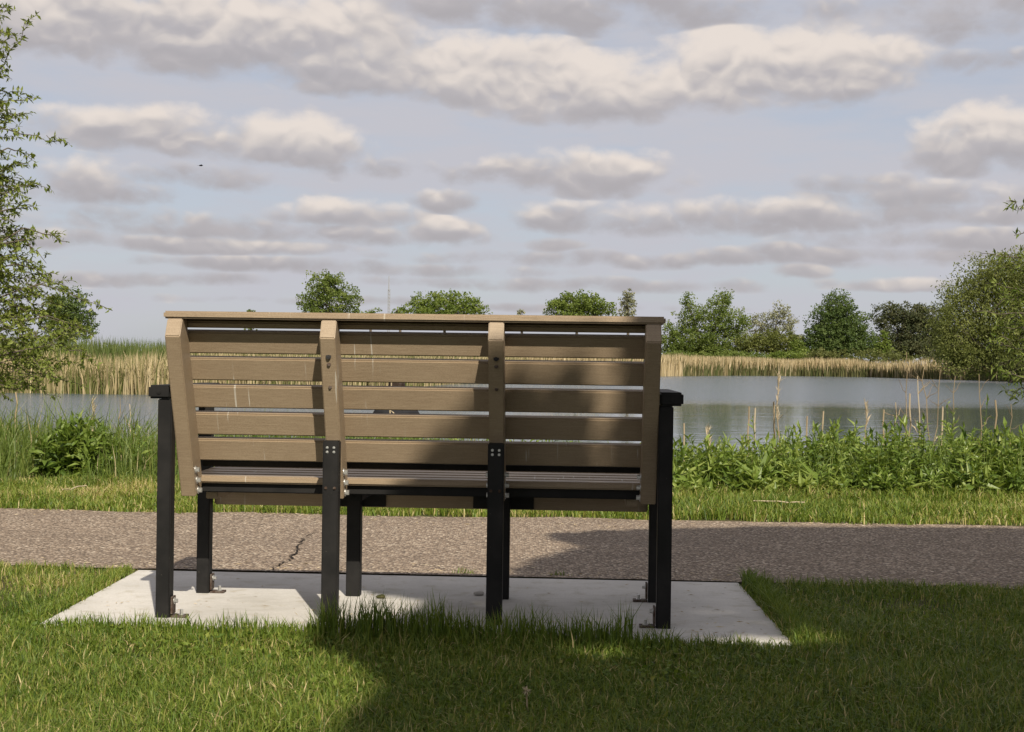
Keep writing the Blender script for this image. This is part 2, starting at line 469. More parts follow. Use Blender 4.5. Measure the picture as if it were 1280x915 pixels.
    crown('lime_near', (.075, .120, .020), (.150, .195, .038), (.25, .285, .085), .4)
    crown('mid_green', (.085, .128, .028), (.148, .20, .046), (.22, .265, .076), .45)
    crown('bright_green', (.085, .130, .022), (.150, .205, .040), (.22, .27, .068), .4)
    crown('deep_green', (.050, .086, .024), (.092, .138, .038), (.142, .188, .060), .38)
    crown('brown_green', (.042, .055, .024), (.072, .085, .036), (.125, .125, .062), .3)
    crown('pale_olive', (.145, .155, .085), (.215, .225, .130), (.31, .31, .20))
    crown('willow', (.084, .104, .026), (.148, .172, .046), (.23, .25, .08), .42)
    crown('shrub', (.070, .086, .022), (.115, .132, .038), (.17, .18, .06))
    # person
    for key, col, r_ in (('skin', (.42, .25, .18), .5), ('shirt', (.016, .016, .02), .8), ('trousers', (.03, .036, .055), .8), ('hair', (.03, .018, .012), .6), ('shoe', (.05, .05, .05), .6), ('feather', (.02, .02, .022), .7), ('steel', (.30, .31, .33), .5), ('stone', (.45, .43, .40), .8)):
        mt, k, out = material(key)
        nz = k.noise(k.n('ShaderNodeTexCoord').outputs['Object'], 40, 3).outputs[0]
        principled(k, out, k.mix(nz, tuple(c * .8 for c in col), tuple(c * 1.15 for c in col)), r_, .3); M[key] = mt
    return M
M = make_materials()

# ------------------------------------------------------------------ ground, water, path, pad
NEAR = np.array([(-400, 30), (-30, 24), (-9, 21), (-6.6, 20), (-5, 15.5), (-3, 14.5), (-2, 16), (-1.15, 18), (-.3, 15), (.6, 12.2), (4, 12.4), (6, 15), (7, 19), (12, 21), (30, 24), (400, 30)], float)
FAR = np.array([(-400, 44), (-11.8, 46.5), (-8, 53), (-5, 65), (-3.4, 79), (0, 98), (8, 128), (18, 163), (30, 190), (41, 200), (50, 196), (53, 160), (57, 141), (70, 136), (400, 130)], float)
def near_shore(x): return np.interp(x, NEAR[:, 0], NEAR[:, 1])
def far_shore(x): return np.interp(x, FAR[:, 0], FAR[:, 1])
WATER = -0.40
def ground_z(x, y):
    x, y = np.asarray(x, float), np.asarray(y, float)
    n, f = near_shore(x), far_shore(x)
    t = np.clip((y - 8.7) / (n - 8.7), 0, 1)
    z = -.46 * t ** 1.15
    z = np.where(y > n, -.46 - np.clip((y - n) / 6, 0, 1) * .9, z)
    rise = np.clip((y - f) / 2.5 + .9, 0, 1)
    z = np.where(y > f - 2.25, -1.36 + rise * 1.05, z)
    z = np.where(y > f, -.31 + np.clip((y - f) / 30, 0, 1) * .45, z)
    bumps = (fnoise(x, y, .9, 3) - .5) * .05
    flat = np.clip((np.abs(y - 5.3) - 2.6) / 1.0, 0, 1) * np.clip((18 - np.abs(x)) / 6, .3, 1)
    return z + bumps * flat * np.where(y < 2.6, .6, 1)

def build_ground():
    a = np.concatenate([np.arange(0, 8, .35), np.arange(8, 24, .8), np.arange(24, 80, 2.5), np.geomspace(80, 4500, 24)])
    xs = np.concatenate([-a[:0:-1], a])
    ys = np.concatenate([-np.geomspace(600, 6, 14), np.arange(-5, 8, .5), np.arange(8, 22, .3), np.arange(22, 80, 1.0), np.arange(80, 220, 2.5), np.geomspace(222, 6000, 24)])
    X, Y = np.meshgrid(xs, ys)
    Z = ground_z(X, Y)
    V = np.stack([X, Y, Z], -1).reshape(-1, 3)
    ny, nx = X.shape
    i, j = np.meshgrid(np.arange(ny - 1), np.arange(nx - 1), indexing='ij')
    q = np.stack([i * nx + j, i * nx + j + 1, (i + 1) * nx + j + 1, (i + 1) * nx + j], -1).reshape(-1, 4)
    g = mesh_np('ground', V, [q], M['soil'], None, None, True)
    tag(g, 'brown green soil of the lawn and pond banks', 'ground', kind='structure')
    V = np.array([(-600, 9, WATER), (600, 9, WATER), (600, 420, WATER), (-600, 420, WATER)], float)
    w = mesh_np('water', V, [np.array([[0, 1, 2, 3]])], M['water'])
    tag(w, 'grey blue pond water, calm near and ruffled far', 'water', kind='structure')

PN = lambda x: 5.09 - .058 * x          # near and far edge of the path
PF = lambda x: 7.07 - .030 * x
def build_path():
    xs = np.concatenate([np.linspace(-60, -5, 12), np.arange(-4.6, 4.6, .08), np.linspace(5, 60, 12)])
    n0 = PN(xs) + (fnoise(xs, xs * 0, 5, 8) - .5) * .10 * (np.abs(xs) < 5)
    n1 = PF(xs) + (fnoise(xs, xs * 0 + 9, 3, 9) - .5) * .13
    pad = (xs > -1.36) & (xs < .83)
    n0 = np.where(pad, PN(xs) + .012, n0)
    V = np.concatenate([np.stack([xs, n0, np.full_like(xs, .006)], 1), np.stack([xs, n1, np.full_like(xs, .006)], 1)])
    k = len(xs); i = np.arange(k - 1)[:, None]
    p = mesh_np('path', V, [i + np.array([[0, 1, k + 1, k]])], M['path'])
    tag(p, 'pinkish tan chip sealed path crossing behind the bench', 'path', kind='structure')
    # the crack: a thin dark ribbon lying on the path
    pts = []
    cp = [(330, 716), (345, 708), (360, 699), (371, 690), (372, 682), (376, 675), (386, 670), (396, 664)]
    cp = [W(x, y, 5) for x, y in cp]
    cp = [CAM + (q - CAM) * ((.010 - CAM.z) / (q.z - CAM.z)) for q in cp]
    fine = []
    for a, b in zip(cp[:-1], cp[1:]):
        for s_ in range(7): fine.append(a.lerp(b, s_ / 7) + Vector((random.gauss(0, .008), random.gauss(0, .012), 0)))
    fine.append(cp[-1])
    P = np.array([tuple(q) for q in fine]); k = len(P)
    wd = (.0038 * np.sin(np.linspace(.35, 2.9, k)) * rng.uniform(.5, 1.4, k))[:, None] * np.array([[1, .35, 0]])
    V = np.concatenate([P - wd, P + wd]); i = np.arange(k - 1)[:, None]
    c = mesh_np('crack', V, [i + np.array([[0, k, k + 1, 1]])], M['crack'], p)
    c['kind'] = 'structure'

PAD = [(-1.365, 4.05), (.80, 3.83), (.825, 5.005), (-1.36, 5.115)]
def build_pad():
    bm = bmesh.new()
    top = [bm.verts.new((x, y, .010)) for x, y in PAD]
    bot = [bm.verts.new((x, y, -.09)) for x, y in PAD]
    bm.faces.new(top); bm.faces.new(bot[::-1])
    for i in range(4): bm.faces.new((bot[i], bot[(i + 1) % 4], top[(i + 1) % 4], top[i]))
    bmesh.ops.recalc_face_normals(bm, faces=bm.faces)
    bmesh.ops.bevel(bm, geom=[e for e in bm.edges if all(v.co.z > 0 for v in e.verts)], offset=.008, segments=2, affect='EDGES')
    me = bpy.data.meshes.new('concrete_pad'); bm.to_mesh(me); bm.free()
    tag(link('concrete_pad', me, M['concrete']), 'pale concrete pad under the bench', 'concrete pad', kind='structure')
build_ground(); build_path(); build_pad()

# ------------------------------------------------------------------ bench
def box_bm(bm, c, size, rot=None, bev=.004, seg=2):
    mt = Matrix.Translation(c)
    if rot is not None: mt = mt @ rot
    r_ = bmesh.ops.create_cube(bm, size=1.0, matrix=mt @ Matrix.Diagonal((*size, 1)))
    if bev:
        es = list({e for v in r_['verts'] for e in v.link_edges})
        bmesh.ops.bevel(bm, geom=es, offset=bev, segments=seg, affect='EDGES', clamp_overlap=True)
def bm_obj(name, bm, mat, parent, smooth=False):
    me = bpy.data.meshes.new(name); bmesh.ops.recalc_face_normals(bm, faces=bm.faces); bm.to_mesh(me); bm.free()
    o = link(name, me, mat, parent)
    return o
def box(name, c, size, mat, parent, rot=None, bev=.004):
    bm = bmesh.new(); box_bm(bm, Vector(c), size, rot, bev); return bm_obj(name, bm, mat, parent)
def bolt(c, axis, r_, parent, ln=.010, mat='zinc'):
    bm = bmesh.new()
    q = Vector(axis).to_track_quat('Z', 'Y').to_matrix().to_4x4()
    m_ = Matrix.Translation(c) @ q
    bmesh.ops.create_cone(bm, cap_ends=True, segments=14, radius1=r_ * 1.55, radius2=r_ * 1.55, depth=.002, matrix=m_ @ Matrix.Translation((0, 0, .001)))
    bmesh.ops.create_cone(bm, cap_ends=True, segments=6, radius1=r_, radius2=r_ * .94, depth=ln, matrix=m_ @ Matrix.Translation((0, 0, .002 + ln / 2)))
    return bm_obj('bolt', bm, M[mat], parent)

LEAN = .40
def wr(z): return .025 - (z - .52) * LEAN        # rear face of the leaning posts
def build_bench():
    root = empty('park_bench', (-.288, 4.158, .010), R(-2.6))
    tag(root, 'tan slatted park bench with black legs, seen from behind, on a concrete pad', 'bench')
    dz = -.010
    tilt = Matrix.Rotation(math.atan(LEAN), 4, 'X')
    U = [-.700, -.245, .245, .700]
    for u in U:
        bm = bmesh.new()
        prof = [(wr(.362), .362), (wr(.848), .848), (wr(.9) + .046, .900), (wr(.9) + .094, .900), (wr(.43) + .094, .43), (wr(.385) + .075, .385)]
        vs = [[bm.verts.new((u + s_ * .0225, w_, z_ + dz)) for w_, z_ in prof] for s_ in (-1, 1)]
        bm.faces.new(vs[0]); bm.faces.new(vs[1][::-1])
        for i in range(len(prof)):
            j = (i + 1) % len(prof); bm.faces.new((vs[0][i], vs[0][j], vs[1][j], vs[1][i]))
        bmesh.ops.recalc_face_normals(bm, faces=bm.faces)
        bmesh.ops.bevel(bm, geom=list(bm.edges), offset=.0026, segments=2, affect='EDGES')
        post = bm_obj('backrest_post', bm, M['tan'], root)
        sides = (1,) if u < -.5 else ((-1,) if u > .5 else (-1, 1))
        for s_ in sides:
            for z_ in (.445, .412, .380):
                bolt((u + s_ * .0225, wr(z_) + .026 + (.455 - z_) * .12, z_ + dz), (s_, 0, 0), .0075, post, .010)
        if abs(u) < .5:
            for z_, r_, m_ in ((.795, .0052, 'black'), (.772, .0038, 'rust'), (.705, .0034, 'rust')):  # flat dark discs colour in the shade of recessed holes
                bolt((u + .001, wr(z_), z_ + dz), (0, -1, .28), r_, post, .001, m_)
    # slats of the back
    zs = [(.8785, .8985), (.803, .8680), (.722, .790), (.638, .706), (.554, .622), (.473, .541)]
    for a, b in zs:
        c = (a + b) / 2
        o = box('backrest_slat', (0, wr(c) + .094 + .0145, c + dz), (1.445, .026, (b - a) * 1.075), M['tan'], root, tilt, .005)
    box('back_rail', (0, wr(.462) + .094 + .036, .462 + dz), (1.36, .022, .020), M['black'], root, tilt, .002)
    # board on top
    box('top_rail', (0, wr(.9) + .046 + .060, .9115 + dz), (1.470, .122, .022), M['tan'], root, None, .005)
    # seat
    for i in range(5):
        box('seat_slat', (0, .186 + i * .078, .410 + i * .0015 + dz), (1.445, .0765, .022), M['tan'], root, None, .005)
    box('apron', (0, .486, .334 + dz), (1.44, .024, .070), M['tan'], root, None, .004)
    box('seat_shadow_bar', (0, .182, .384 + dz), (1.36, .030, .030), M['black'], root, None, .003)  # added black bar, stands for the dark band of shadow under the seat
    # black frame
    for u in (-.744, .744):
        for w_ in (0.0, .45):
            lg = box('leg', (u, w_, .3315 + dz), (.042, .046, .661), M['black'], root, None, .003)
            foot(root, u, w_, -1 if u > 0 else 1)
        ar = box('armrest', (u * 1.02, .27, .683 + dz), (.069, .60, .040), M['black'], root, None, .006)
        s_ = 1 if u > 0 else -1
        bolt((u * 1.022, -.030, .683 + dz), (0, -1, 0), .0045, ar, .001, 'black')  # black disc stands for the dark of a hole in the arm end
    for u in (-.245, .245):
        lg = box('leg', (u, 0, .2725 + dz), (.047, .046, .545), M['black'], root, None, .003)
        for z_ in (.525, .512):
            for x_ in (-.010, .010): bolt((u + x_, -.023, z_ + dz), (0, -1, 0), .0026, lg, .002)
        for x_ in (-.013, .013): bolt((u + x_, -.023, .405 + dz), (0, -1, 0), .0030, lg, .003, 'rust')
        box('leg', (u, .45, .195 + dz), (.046, .046, .38), M['black'], root, None, .003)
        box('apron_bracket', (u, .470, .334 + dz), (.20, .006, .064), M['black'], root, None, .001)
    for u in (-.700, -.245, .245, .700):
        s_ = 1 if u < 0 else -1
        box('seat_support', (u + s_ * .043, .325, .372 + dz), (.038, .25, .054), M['tan'] if abs(u) > .5 else M['black'], root, None, .003)
    return root

def foot(root, u, w_, s_):
    """angle bracket that holds a leg to the pad"""
    bm = bmesh.new()
    box_bm(bm, Vector((u + s_ * .0265, w_, .036)), (.006, .036, .052), None, .001, 1)
    box_bm(bm, Vector((u + s_ * .047, w_, .0035)), (.046, .038, .006), None, .001, 1)
    br = bm_obj('foot_bracket', bm, M['rust'], root)
    b1 = bolt((u + s_ * .0295, w_, .048), (s_, 0, 0), .0065, br, .009)
    b2 = bolt((u + s_ * .052, w_, .0065), (0, 0, 1), .0055, br, .014)
build_bench()

# ------------------------------------------------------------------ lawn
def in_pad(x, y, m_=0.0):
    fy = np.interp(x, [-1.365, .80], [4.05, 3.83]); xr = .80 + (y - 3.86) * .022
    return (x > -1.362 - m_) & (x < xr + m_) & (y > fy - m_) & (y < PN(x) + .05)

def build_lawn():
    geo = Geo()
    def scatter(n, y0, y1, marg=.45):
        y = rng.uniform(y0, y1, n); hw = y * .372 + marg
        return rng.uniform(-1, 1, n) * hw, y
    # front and sides
    for (n, y0, y1) in ((150000, 2.35, 3.5), (125000, 3.5, 5.35)):
        x, y = scatter(n, y0, y1)
        edge = PN(x) - .02 + (fnoise(x, y, 6, 4) - .5) * .22
        bare = fnoise(x, y, 2.2, 5) * .6 + fnoise(x, y, 7, 6) * .4
        patch = np.exp(-(((x - 1.36) / .22) ** 2 + ((y - 4.62) / .14) ** 2)) + np.exp(-(((x + 1.95) / .2) ** 2 + ((y - 4.65) / .15) ** 2)) * .8
        keep = ~in_pad(x, y, -.012) & (y < edge) & (rng.random(n) < np.clip(1.5 - 1.1 * bare, .3, 1) * (1 - .8 * patch) * (1 - .5 * ((y > 4.1) & (x < -1.2)) * (fnoise(x, y, 5, 72) > .45)))
        x, y = x[keep], y[keep]; n = len(x)
        long_ = fnoise(x, y, 3.0, 12)
        h = rng.uniform(.018, .050, n) * (.75 + .7 * long_) * np.where(y > 4.15, .72, 1)
        back = np.where(x > .8, 1.15, 1); h = h * back * np.where((x < -.75) & (y > 3.85) & (y < 4.2), .6, 1)
        ti = np.clip(rng.normal(.43, .21, n) + (rng.random(n) < .10) * rng.uniform(.3, .6, n) + ((y > 4.15) & (x < -1.2)) * (fnoise(x, y, 4, 71) - .5) * .5, 0, 1)
        blades(geo, np.stack([x, y, ground_z(x, y)], 1), h, rng.uniform(.0016, .0044, n), rng.uniform(.05, 1.35, n), ti)
    # uncut fringe along the front of the pad and round the legs
    n = 3900
    x = rng.uniform(-1.45, .86, n); fy = np.interp(x, [-1.365, .80], [4.05, 3.83])
    y = fy - np.abs(rng.normal(0, .07, n)) + .012
    amp = np.interp(x, [-1.45, -1.0, -.7, -.45, -.1, .25, .45, .86], [.3, .5, .65, 1.05, 1.15, 1.1, .5, .35])
    tuft = .6 + .8 * fnoise(x, y * 0, 14, 31)
    h = rng.uniform(.035, .115, n) * amp * tuft
    blades(geo, np.stack([x, y, ground_z(x, y)], 1), h, rng.uniform(.0022, .0042, n), rng.uniform(.05, .6, n), np.clip(rng.normal(.40, .16, n), 0, 1))
    n = 1000
    x = rng.uniform(-.55, .35, n); fy = np.interp(x, [-1.365, .80], [4.05, 3.83]); y = fy - np.abs(rng.normal(0, .05, n))
    blades(geo, np.stack([x, y, ground_z(x, y)], 1), rng.uniform(.06, .14, n) * (.45 + .7 * fnoise(x, x * 0, 9, 40)), rng.uniform(.0022, .004, n), rng.uniform(.03, .45, n), np.clip(rng.normal(.36, .14, n), 0, 1))
    # edges creeping over the pad sides and the path
    n = 2600
    y = rng.uniform(3.9, 5.05, n); x = .815 + (y - 3.86) * .022 + np.abs(rng.normal(0, .03, n))
    blades(geo, np.stack([x, y, ground_z(x, y)], 1), rng.uniform(.03, .075, n), rng.uniform(.002, .004, n), rng.uniform(.2, .9, n), np.clip(rng.normal(.42, .15, n), 0, 1))
    y = rng.uniform(4.1, 5.1, 1300); x = -1.372 - np.abs(rng.normal(0, .03, 1300))
    blades(geo, np.stack([x, y, ground_z(x, y)], 1), rng.uniform(.015, .05, 1300), rng.uniform(.002, .004, 1300), rng.uniform(.2, .9, 1300), np.clip(rng.normal(.5, .15, 1300), 0, 1))
    # some broad clover-like leaves in the turf
    n = 9000
    x, y = scatter(n, 2.4, 4.4); keep = ~in_pad(x, y, .02) & (fnoise(x, y, 3.5, 17) > .5); x, y = x[keep], y[keep]; n = len(x)
    d = rng.normal(0, 1, (n, 3)); d[:, 2] = np.abs(d[:, 2]) * .5
    leaves(geo, np.stack([x, y, ground_z(x, y) + rng.uniform(.008, .03, n)], 1), d, rng.uniform(.012, .022, n), rng.uniform(.009, .015, n), np.clip(rng.normal(.4, .15, n), 0, .8), .15, .1)
    # the rest of the lawn, out of the photo: coarser
    n = 60000
    x, y = rng.uniform(-7, 7, n), rng.uniform(-3, 5.2, n)
    keep = (np.abs(x) > y * .372 + .4) & (y < PN(x) - .02) & ~in_pad(x, y, .02)
    x, y = x[keep], y[keep]; n = len(x)
    blades(geo, np.stack([x, y, ground_z(x, y)], 1), rng.uniform(.025, .06, n), rng.uniform(.006, .012, n), rng.uniform(.1, 1, n), np.clip(rng.normal(.45, .16, n), 0, 1))
    tag(geo.build('lawn_grass', M['lawn']), 'short green lawn grass in front of the bench and beside the pad', 'grass', kind='stuff')

def build_verge():
    geo = Geo()
    n = 75000
    y = rng.uniform(6.95, 9.0, n); x = rng.uniform(-1, 1, n) * (y * .375 + .7)
    e = PF(x) + .01 + (fnoise(x, y, 2.2, 20) - .5) * .22 + (fnoise(x, y, 9, 23) - .5) * .10
    keep = y > e; x, y = x[keep], y[keep]; n = len(x)
    h = rng.uniform(.02, .075, n) * (.45 + 1.1 * fnoise(x, y, 2.8, 21))
    straw = (fnoise(x, y, 1.6, 22) > .55) & (np.abs(y - 8.15) < .45)
    ti = np.clip(rng.normal(.36 + .3 * fnoise(x, y, 1.7, 24), .19, n) + straw * rng.uniform(.0, .35, n) + (rng.random(n) < .08) * .35, 0, 1)
    blades(geo, np.stack([x, y, ground_z(x, y)], 1), h, rng.uniform(.004, .008, n), rng.uniform(.1, 1.1, n), ti)
    tag(geo.build('verge_grass', M['lawn']), 'mown grass verge between the path and the weedy bank', 'grass', kind='stuff')

def build_bank_grass():
    geo = Geo()
    n = 30000
    y = 8.35 + rng.random(n) ** 1.3 * 5.5; x = rng.uniform(-1, .55, n) * (y * .375 + .9)
    keep = (y < near_shore(x) - .2) & ((x < .5) | (y > 10.0))
    rise = np.interp(x, [-5, -3, -2.2, -1.6, -.9, 0, .6], [.62, .60, .52, .48, .42, .38, .30])
    h = rng.uniform(.35, 1.0, n) * rise * (.6 + .7 * fnoise(x, y, 1.8, 25)) * np.clip((y - 8.2) / .7, .28, 1)
    keep &= ((x + 2.85) / .34) ** 2 + ((y - 8.85) / .5) ** 2 > rng.uniform(.6, 1.1, n)
    x, y, h = x[keep], y[keep], h[keep]; n = len(x)
    ti = np.clip(rng.normal(.42, .17, n) + (rng.random(n) < .07) * .5, 0, 1)
    blades(geo, np.stack([x, y, ground_z(x, y)], 1), h, rng.uniform(.003, .009, n), rng.uniform(.05, 1.05, n), ti)
    # the bank further to the left, outside the photo
    n = 14000
    x = rng.uniform(-16, -3.5, n); y = rng.uniform(7.3, 22, n); keep = (y < near_shore(x) - .2) & (y > PF(x) + .1) & (np.abs(x) > y * .375 + .7); x, y = x[keep], y[keep]; n = len(x)
    blades(geo, np.stack([x, y, ground_z(x, y)], 1), rng.uniform(.15, .5, n) * np.clip((y - 7.2) / 1.5, .3, 1), rng.uniform(.012, .03, n), rng.uniform(.1, .9, n), np.clip(rng.normal(.42, .17, n), 0, 1))
    # far lip of the bank, right side
    n = 9000
    x = rng.uniform(.3, 6.5, n); y = rng.uniform(8.5, 12, n); keep = y < near_shore(x) - .1; x, y = x[keep], y[keep]; n = len(x)
    blades(geo, np.stack([x, y, ground_z(x, y)], 1), rng.uniform(.10, .36, n) * (.5 + fnoise(x, y, 2, 47)), rng.uniform(.003, .008, n), rng.uniform(.05, 1.0, n), np.clip(rng.normal(.4, .17, n), 0, 1))
    tag(geo.build('bank_grass', M['tall']), 'tall uncut grass on the pond bank', 'grass', kind='stuff')

def plant_into(gl, x, y, h, nleaf, L, tint, spread=.05, base=None):
    z0 = float(ground_z(x, y)) if base is None else base
    top = np.array([x + rng.normal(0, spread), y + rng.normal(0, spread), z0 + h])
    st = wobble((x, y, z0), top, 4, h * .02)
    tube(gl, st, np.linspace(.004, .002, 4), 4, .35)
    t = np.linspace(.12, 1.0, nleaf); ang = np.arange(nleaf) * 2.4 + rng.uniform(0, 6)
    pos = np.stack([np.interp(t, np.linspace(0, 1, 4), st[:, i]) for i in range(3)], 1)
    el_ = np.interp(t, [0, .8, 1], [.15, .45, 1.2]) + rng.normal(0, .25, nleaf)
    el_ = el_ + rng.normal(0, .3, nleaf)
    d = np.stack([np.cos(ang) * np.cos(el_), np.sin(ang) * np.cos(el_), np.sin(el_)], 1)
    Ls = L * np.interp(t, [0, .5, 1], [.8, 1.05, .6]) * rng.uniform(.75, 1.25, nleaf)
    leaves(gl, pos, d, Ls, Ls * rng.uniform(.24, .36, nleaf), np.clip(tint + rng.normal(0, .17, nleaf), 0, 1), .2, .25)

def build_weeds():
    g = Geo()
    for i in range(1250):
        y = 8.38 + rng.random() ** 1.2 * 2.0
        x = rng.uniform(.55, y * .375 + .9)
        front = np.clip((y - 8.3) / .55, .35, 1)
        h = (.15 + .17 * (fnoise(x, y, 1.6, 44)) + .13 * np.clip((x - 1.6) / 1.1, 0, 1)) * front * rng.uniform(.55, 1.22)
        if x < 1.15: h *= .5 + .5 * (x - .5) / .65
        plant_into(g, x, y, h, int(14 + h * 36), rng.uniform(.05, .12), rng.normal(.46 + .3 * fnoise(x, y, 1.1, 46), .2), .11)
    for i in range(170):      # docks and broad grasses between the stems
        y = 8.4 + rng.random() * 2.0; x = rng.uniform(.6, y * .375 + .8); z = float(ground_z(x, y)); k_ = rng.integers(6, 11)
        a = rng.uniform(0, 6.28, k_); e_ = rng.uniform(.5, 1.3, k_)
        d = np.stack([np.cos(a) * np.cos(e_), np.sin(a) * np.cos(e_), np.sin(e_)], 1)
        L_ = rng.uniform(.14, .32) * rng.uniform(.7, 1.1, k_)
        leaves(g, np.tile([[x, y, z]], (k_, 1)), d, L_, L_ * rng.uniform(.10, .24), np.clip(rng.normal(.72, .2, k_), 0, 1), .2, .35)
    tag(g.build('leafy_weeds', M['weed']), 'lush bright green leafy weeds massed along the right bank', 'weeds', kind='stuff')
    g = Geo()
    for i in range(300):
        y = 8.7 + rng.random() * 3.2; x = rng.uniform(-4.6, .5)
        plant_into(g, x, y, rng.uniform(.2, .42), 12, rng.uniform(.06, .10), rng.normal(.5, .15))
    tag(g.build('scattered_weeds', M['weed']), 'scattered leafy weeds among the tall grass of the left bank', 'weeds', kind='stuff')
    # the leafy bush on the left
    c = W(96, 570, 9.15); r0 = empty('leafy_bush', (c.x, c.y, float(ground_z(c.x, c.y))))
    tag(r0, 'rounded dark green leafy bush standing in the tall grass left of the bench', 'bush')
    g = Geo(); st = Geo()
    for i in range(75):
        a, rr = rng.uniform(0, 6.28), rng.random() ** .6
        x, y = math.cos(a) * rr * .24, math.sin(a) * rr * .2
        plant_into(g, x, y, (.40 - .13 * rr ** 2) * rng.uniform(.8, 1.05), 15, .115, rng.normal(.42, .14), .03, 0.0)
    g.build('foliage', M['weed'], r0)
def build_clippings():
    geo = Geo(); n = 420
    x = rng.uniform(-1.3, .82, n); y = np.where(rng.random(n) < .6, 3.95 + np.abs(rng.normal(0, .16, n)), rng.uniform(3.95, 5.0, n))
    keep = in_pad(x, y, -.03); x, y = x[keep], y[keep]; n = len(x)
    d = rng.normal(0, 1, (n, 3)); d[:, 2] = .03
    leaves(geo, np.stack([x, y, np.full(n, .013)], 1), d, rng.uniform(.008, .035, n), rng.uniform(.0015, .004, n), rng.uniform(.2, 1, n), .1, .02)
    n = 900
    x = rng.uniform(-2.9, 2.9, n); t = rng.random(n); t = np.where(t < .5, t ** 2 * .5, 1 - (1 - t) ** 2 * .8)
    y = PN(x) + .03 + (PF(x) - PN(x) - .06) * t
    d = rng.normal(0, 1, (n, 3)); d[:, 2] = .03
    leaves(geo, np.stack([x, y, np.full(n, .009)], 1), d, rng.uniform(.01, .04, n), rng.uniform(.002, .006, n), rng.uniform(.2, 1, n), .1, .02)
    tag(geo.build('grass_clippings', M['dry']), 'dry grass clippings strewn on the pad and path edges', 'clippings', kind='stuff')
build_clippings()
build_lawn(); build_verge(); build_bank_grass(); build_weeds()

# dry stalks standing out of the weeds, each its own plant
STALKS = [  # x, top y, base y, lean px, kind, label
    (975, 464, 545, -6, 'plume', 'tallest pale dry reed plume leaning left above the weeds'),
    (936, 508, 555, 1, 'stub', 'left stem of the pair of pale cut stalks right of the bench arm'),
    (943, 510, 552, 4, 'stub', 'right stem of the pair of pale cut stalks right of the bench arm'),
    (968, 502, 558, -3, 'stub', 'pale broken stalk just left of the tallest dry plume'),
    (1009, 520, 560, 0, 'stub', 'thick short pale stalk right of the tallest dry plume'),
    (1027, 514, 560, 8, 'stub', 'slanted pale stalk leaning right above the weeds'),
    (855, 529, 570, 0, 'stub', 'short pale stalk beside the right bench arm'),
    (884, 536, 570, -6, 'plume', 'small fluffy seed spike among the weeds near the bench arm'),
    (1082, 505, 560, -2, 'plume', 'thin fluffy dry stalk standing in front of the open water'),
    (1104, 512, 560, 3, 'stub', 'plain bare stalk left of the forked dry stalk'),
    (1120, 503, 565, -2, 'fork', 'forked dry stalk with side twigs on the right bank'),
    (1137, 492, 565, 1, 'stub', 'slender upright grey stalk between two forked stalks'),
    (1150, 470, 560, -10, 'fork', 'tall crooked branching dry stalk on the right bank'),
    (1178, 508, 550, 2, 'stub', 'pale stalk standing beside a green shoot on the right bank'),
    (1134, 440, 520, -3, 'twig', 'very thin reddish twig rising against the far reeds'),
    (1158, 452, 540, -4, 'twig', 'thin brown twig rising beside the crooked stalk'),
    (1172, 462, 520, 12, 'twig', 'thin brown twig curving right over the water'),
    (1190, 470, 540, 14, 'twig', 'spreading brown twig with a small white bud'),
    (1228, 468, 530, -14, 'twig', 'dark thin twig leaning left near the right edge'),
    (1245, 500, 550, -3, 'stub', 'brown stalk near the right edge of the weeds'),
    (1263, 505, 545, 2, 'twig', 'rightmost thin brown stalk of the bank'),
    (115, 502, 540, -1, 'plume', 'pale dry plume stalk above the leafy bush on the left bank'),
    (150, 497, 545, 0, 'twig', 'thin dry stem over the water right of the leafy bush'),
    (165, 505, 560, -10, 'fork', 'branching dry stem between the leafy bush and the bench'),
    (20, 490, 540, -2, 'stub', 'leftmost pale stalk in the tall grass'),
    (489, 478, 560, 1, 'stub', 'pale stalk standing before the crouched person, seen through the bench slats'),
]
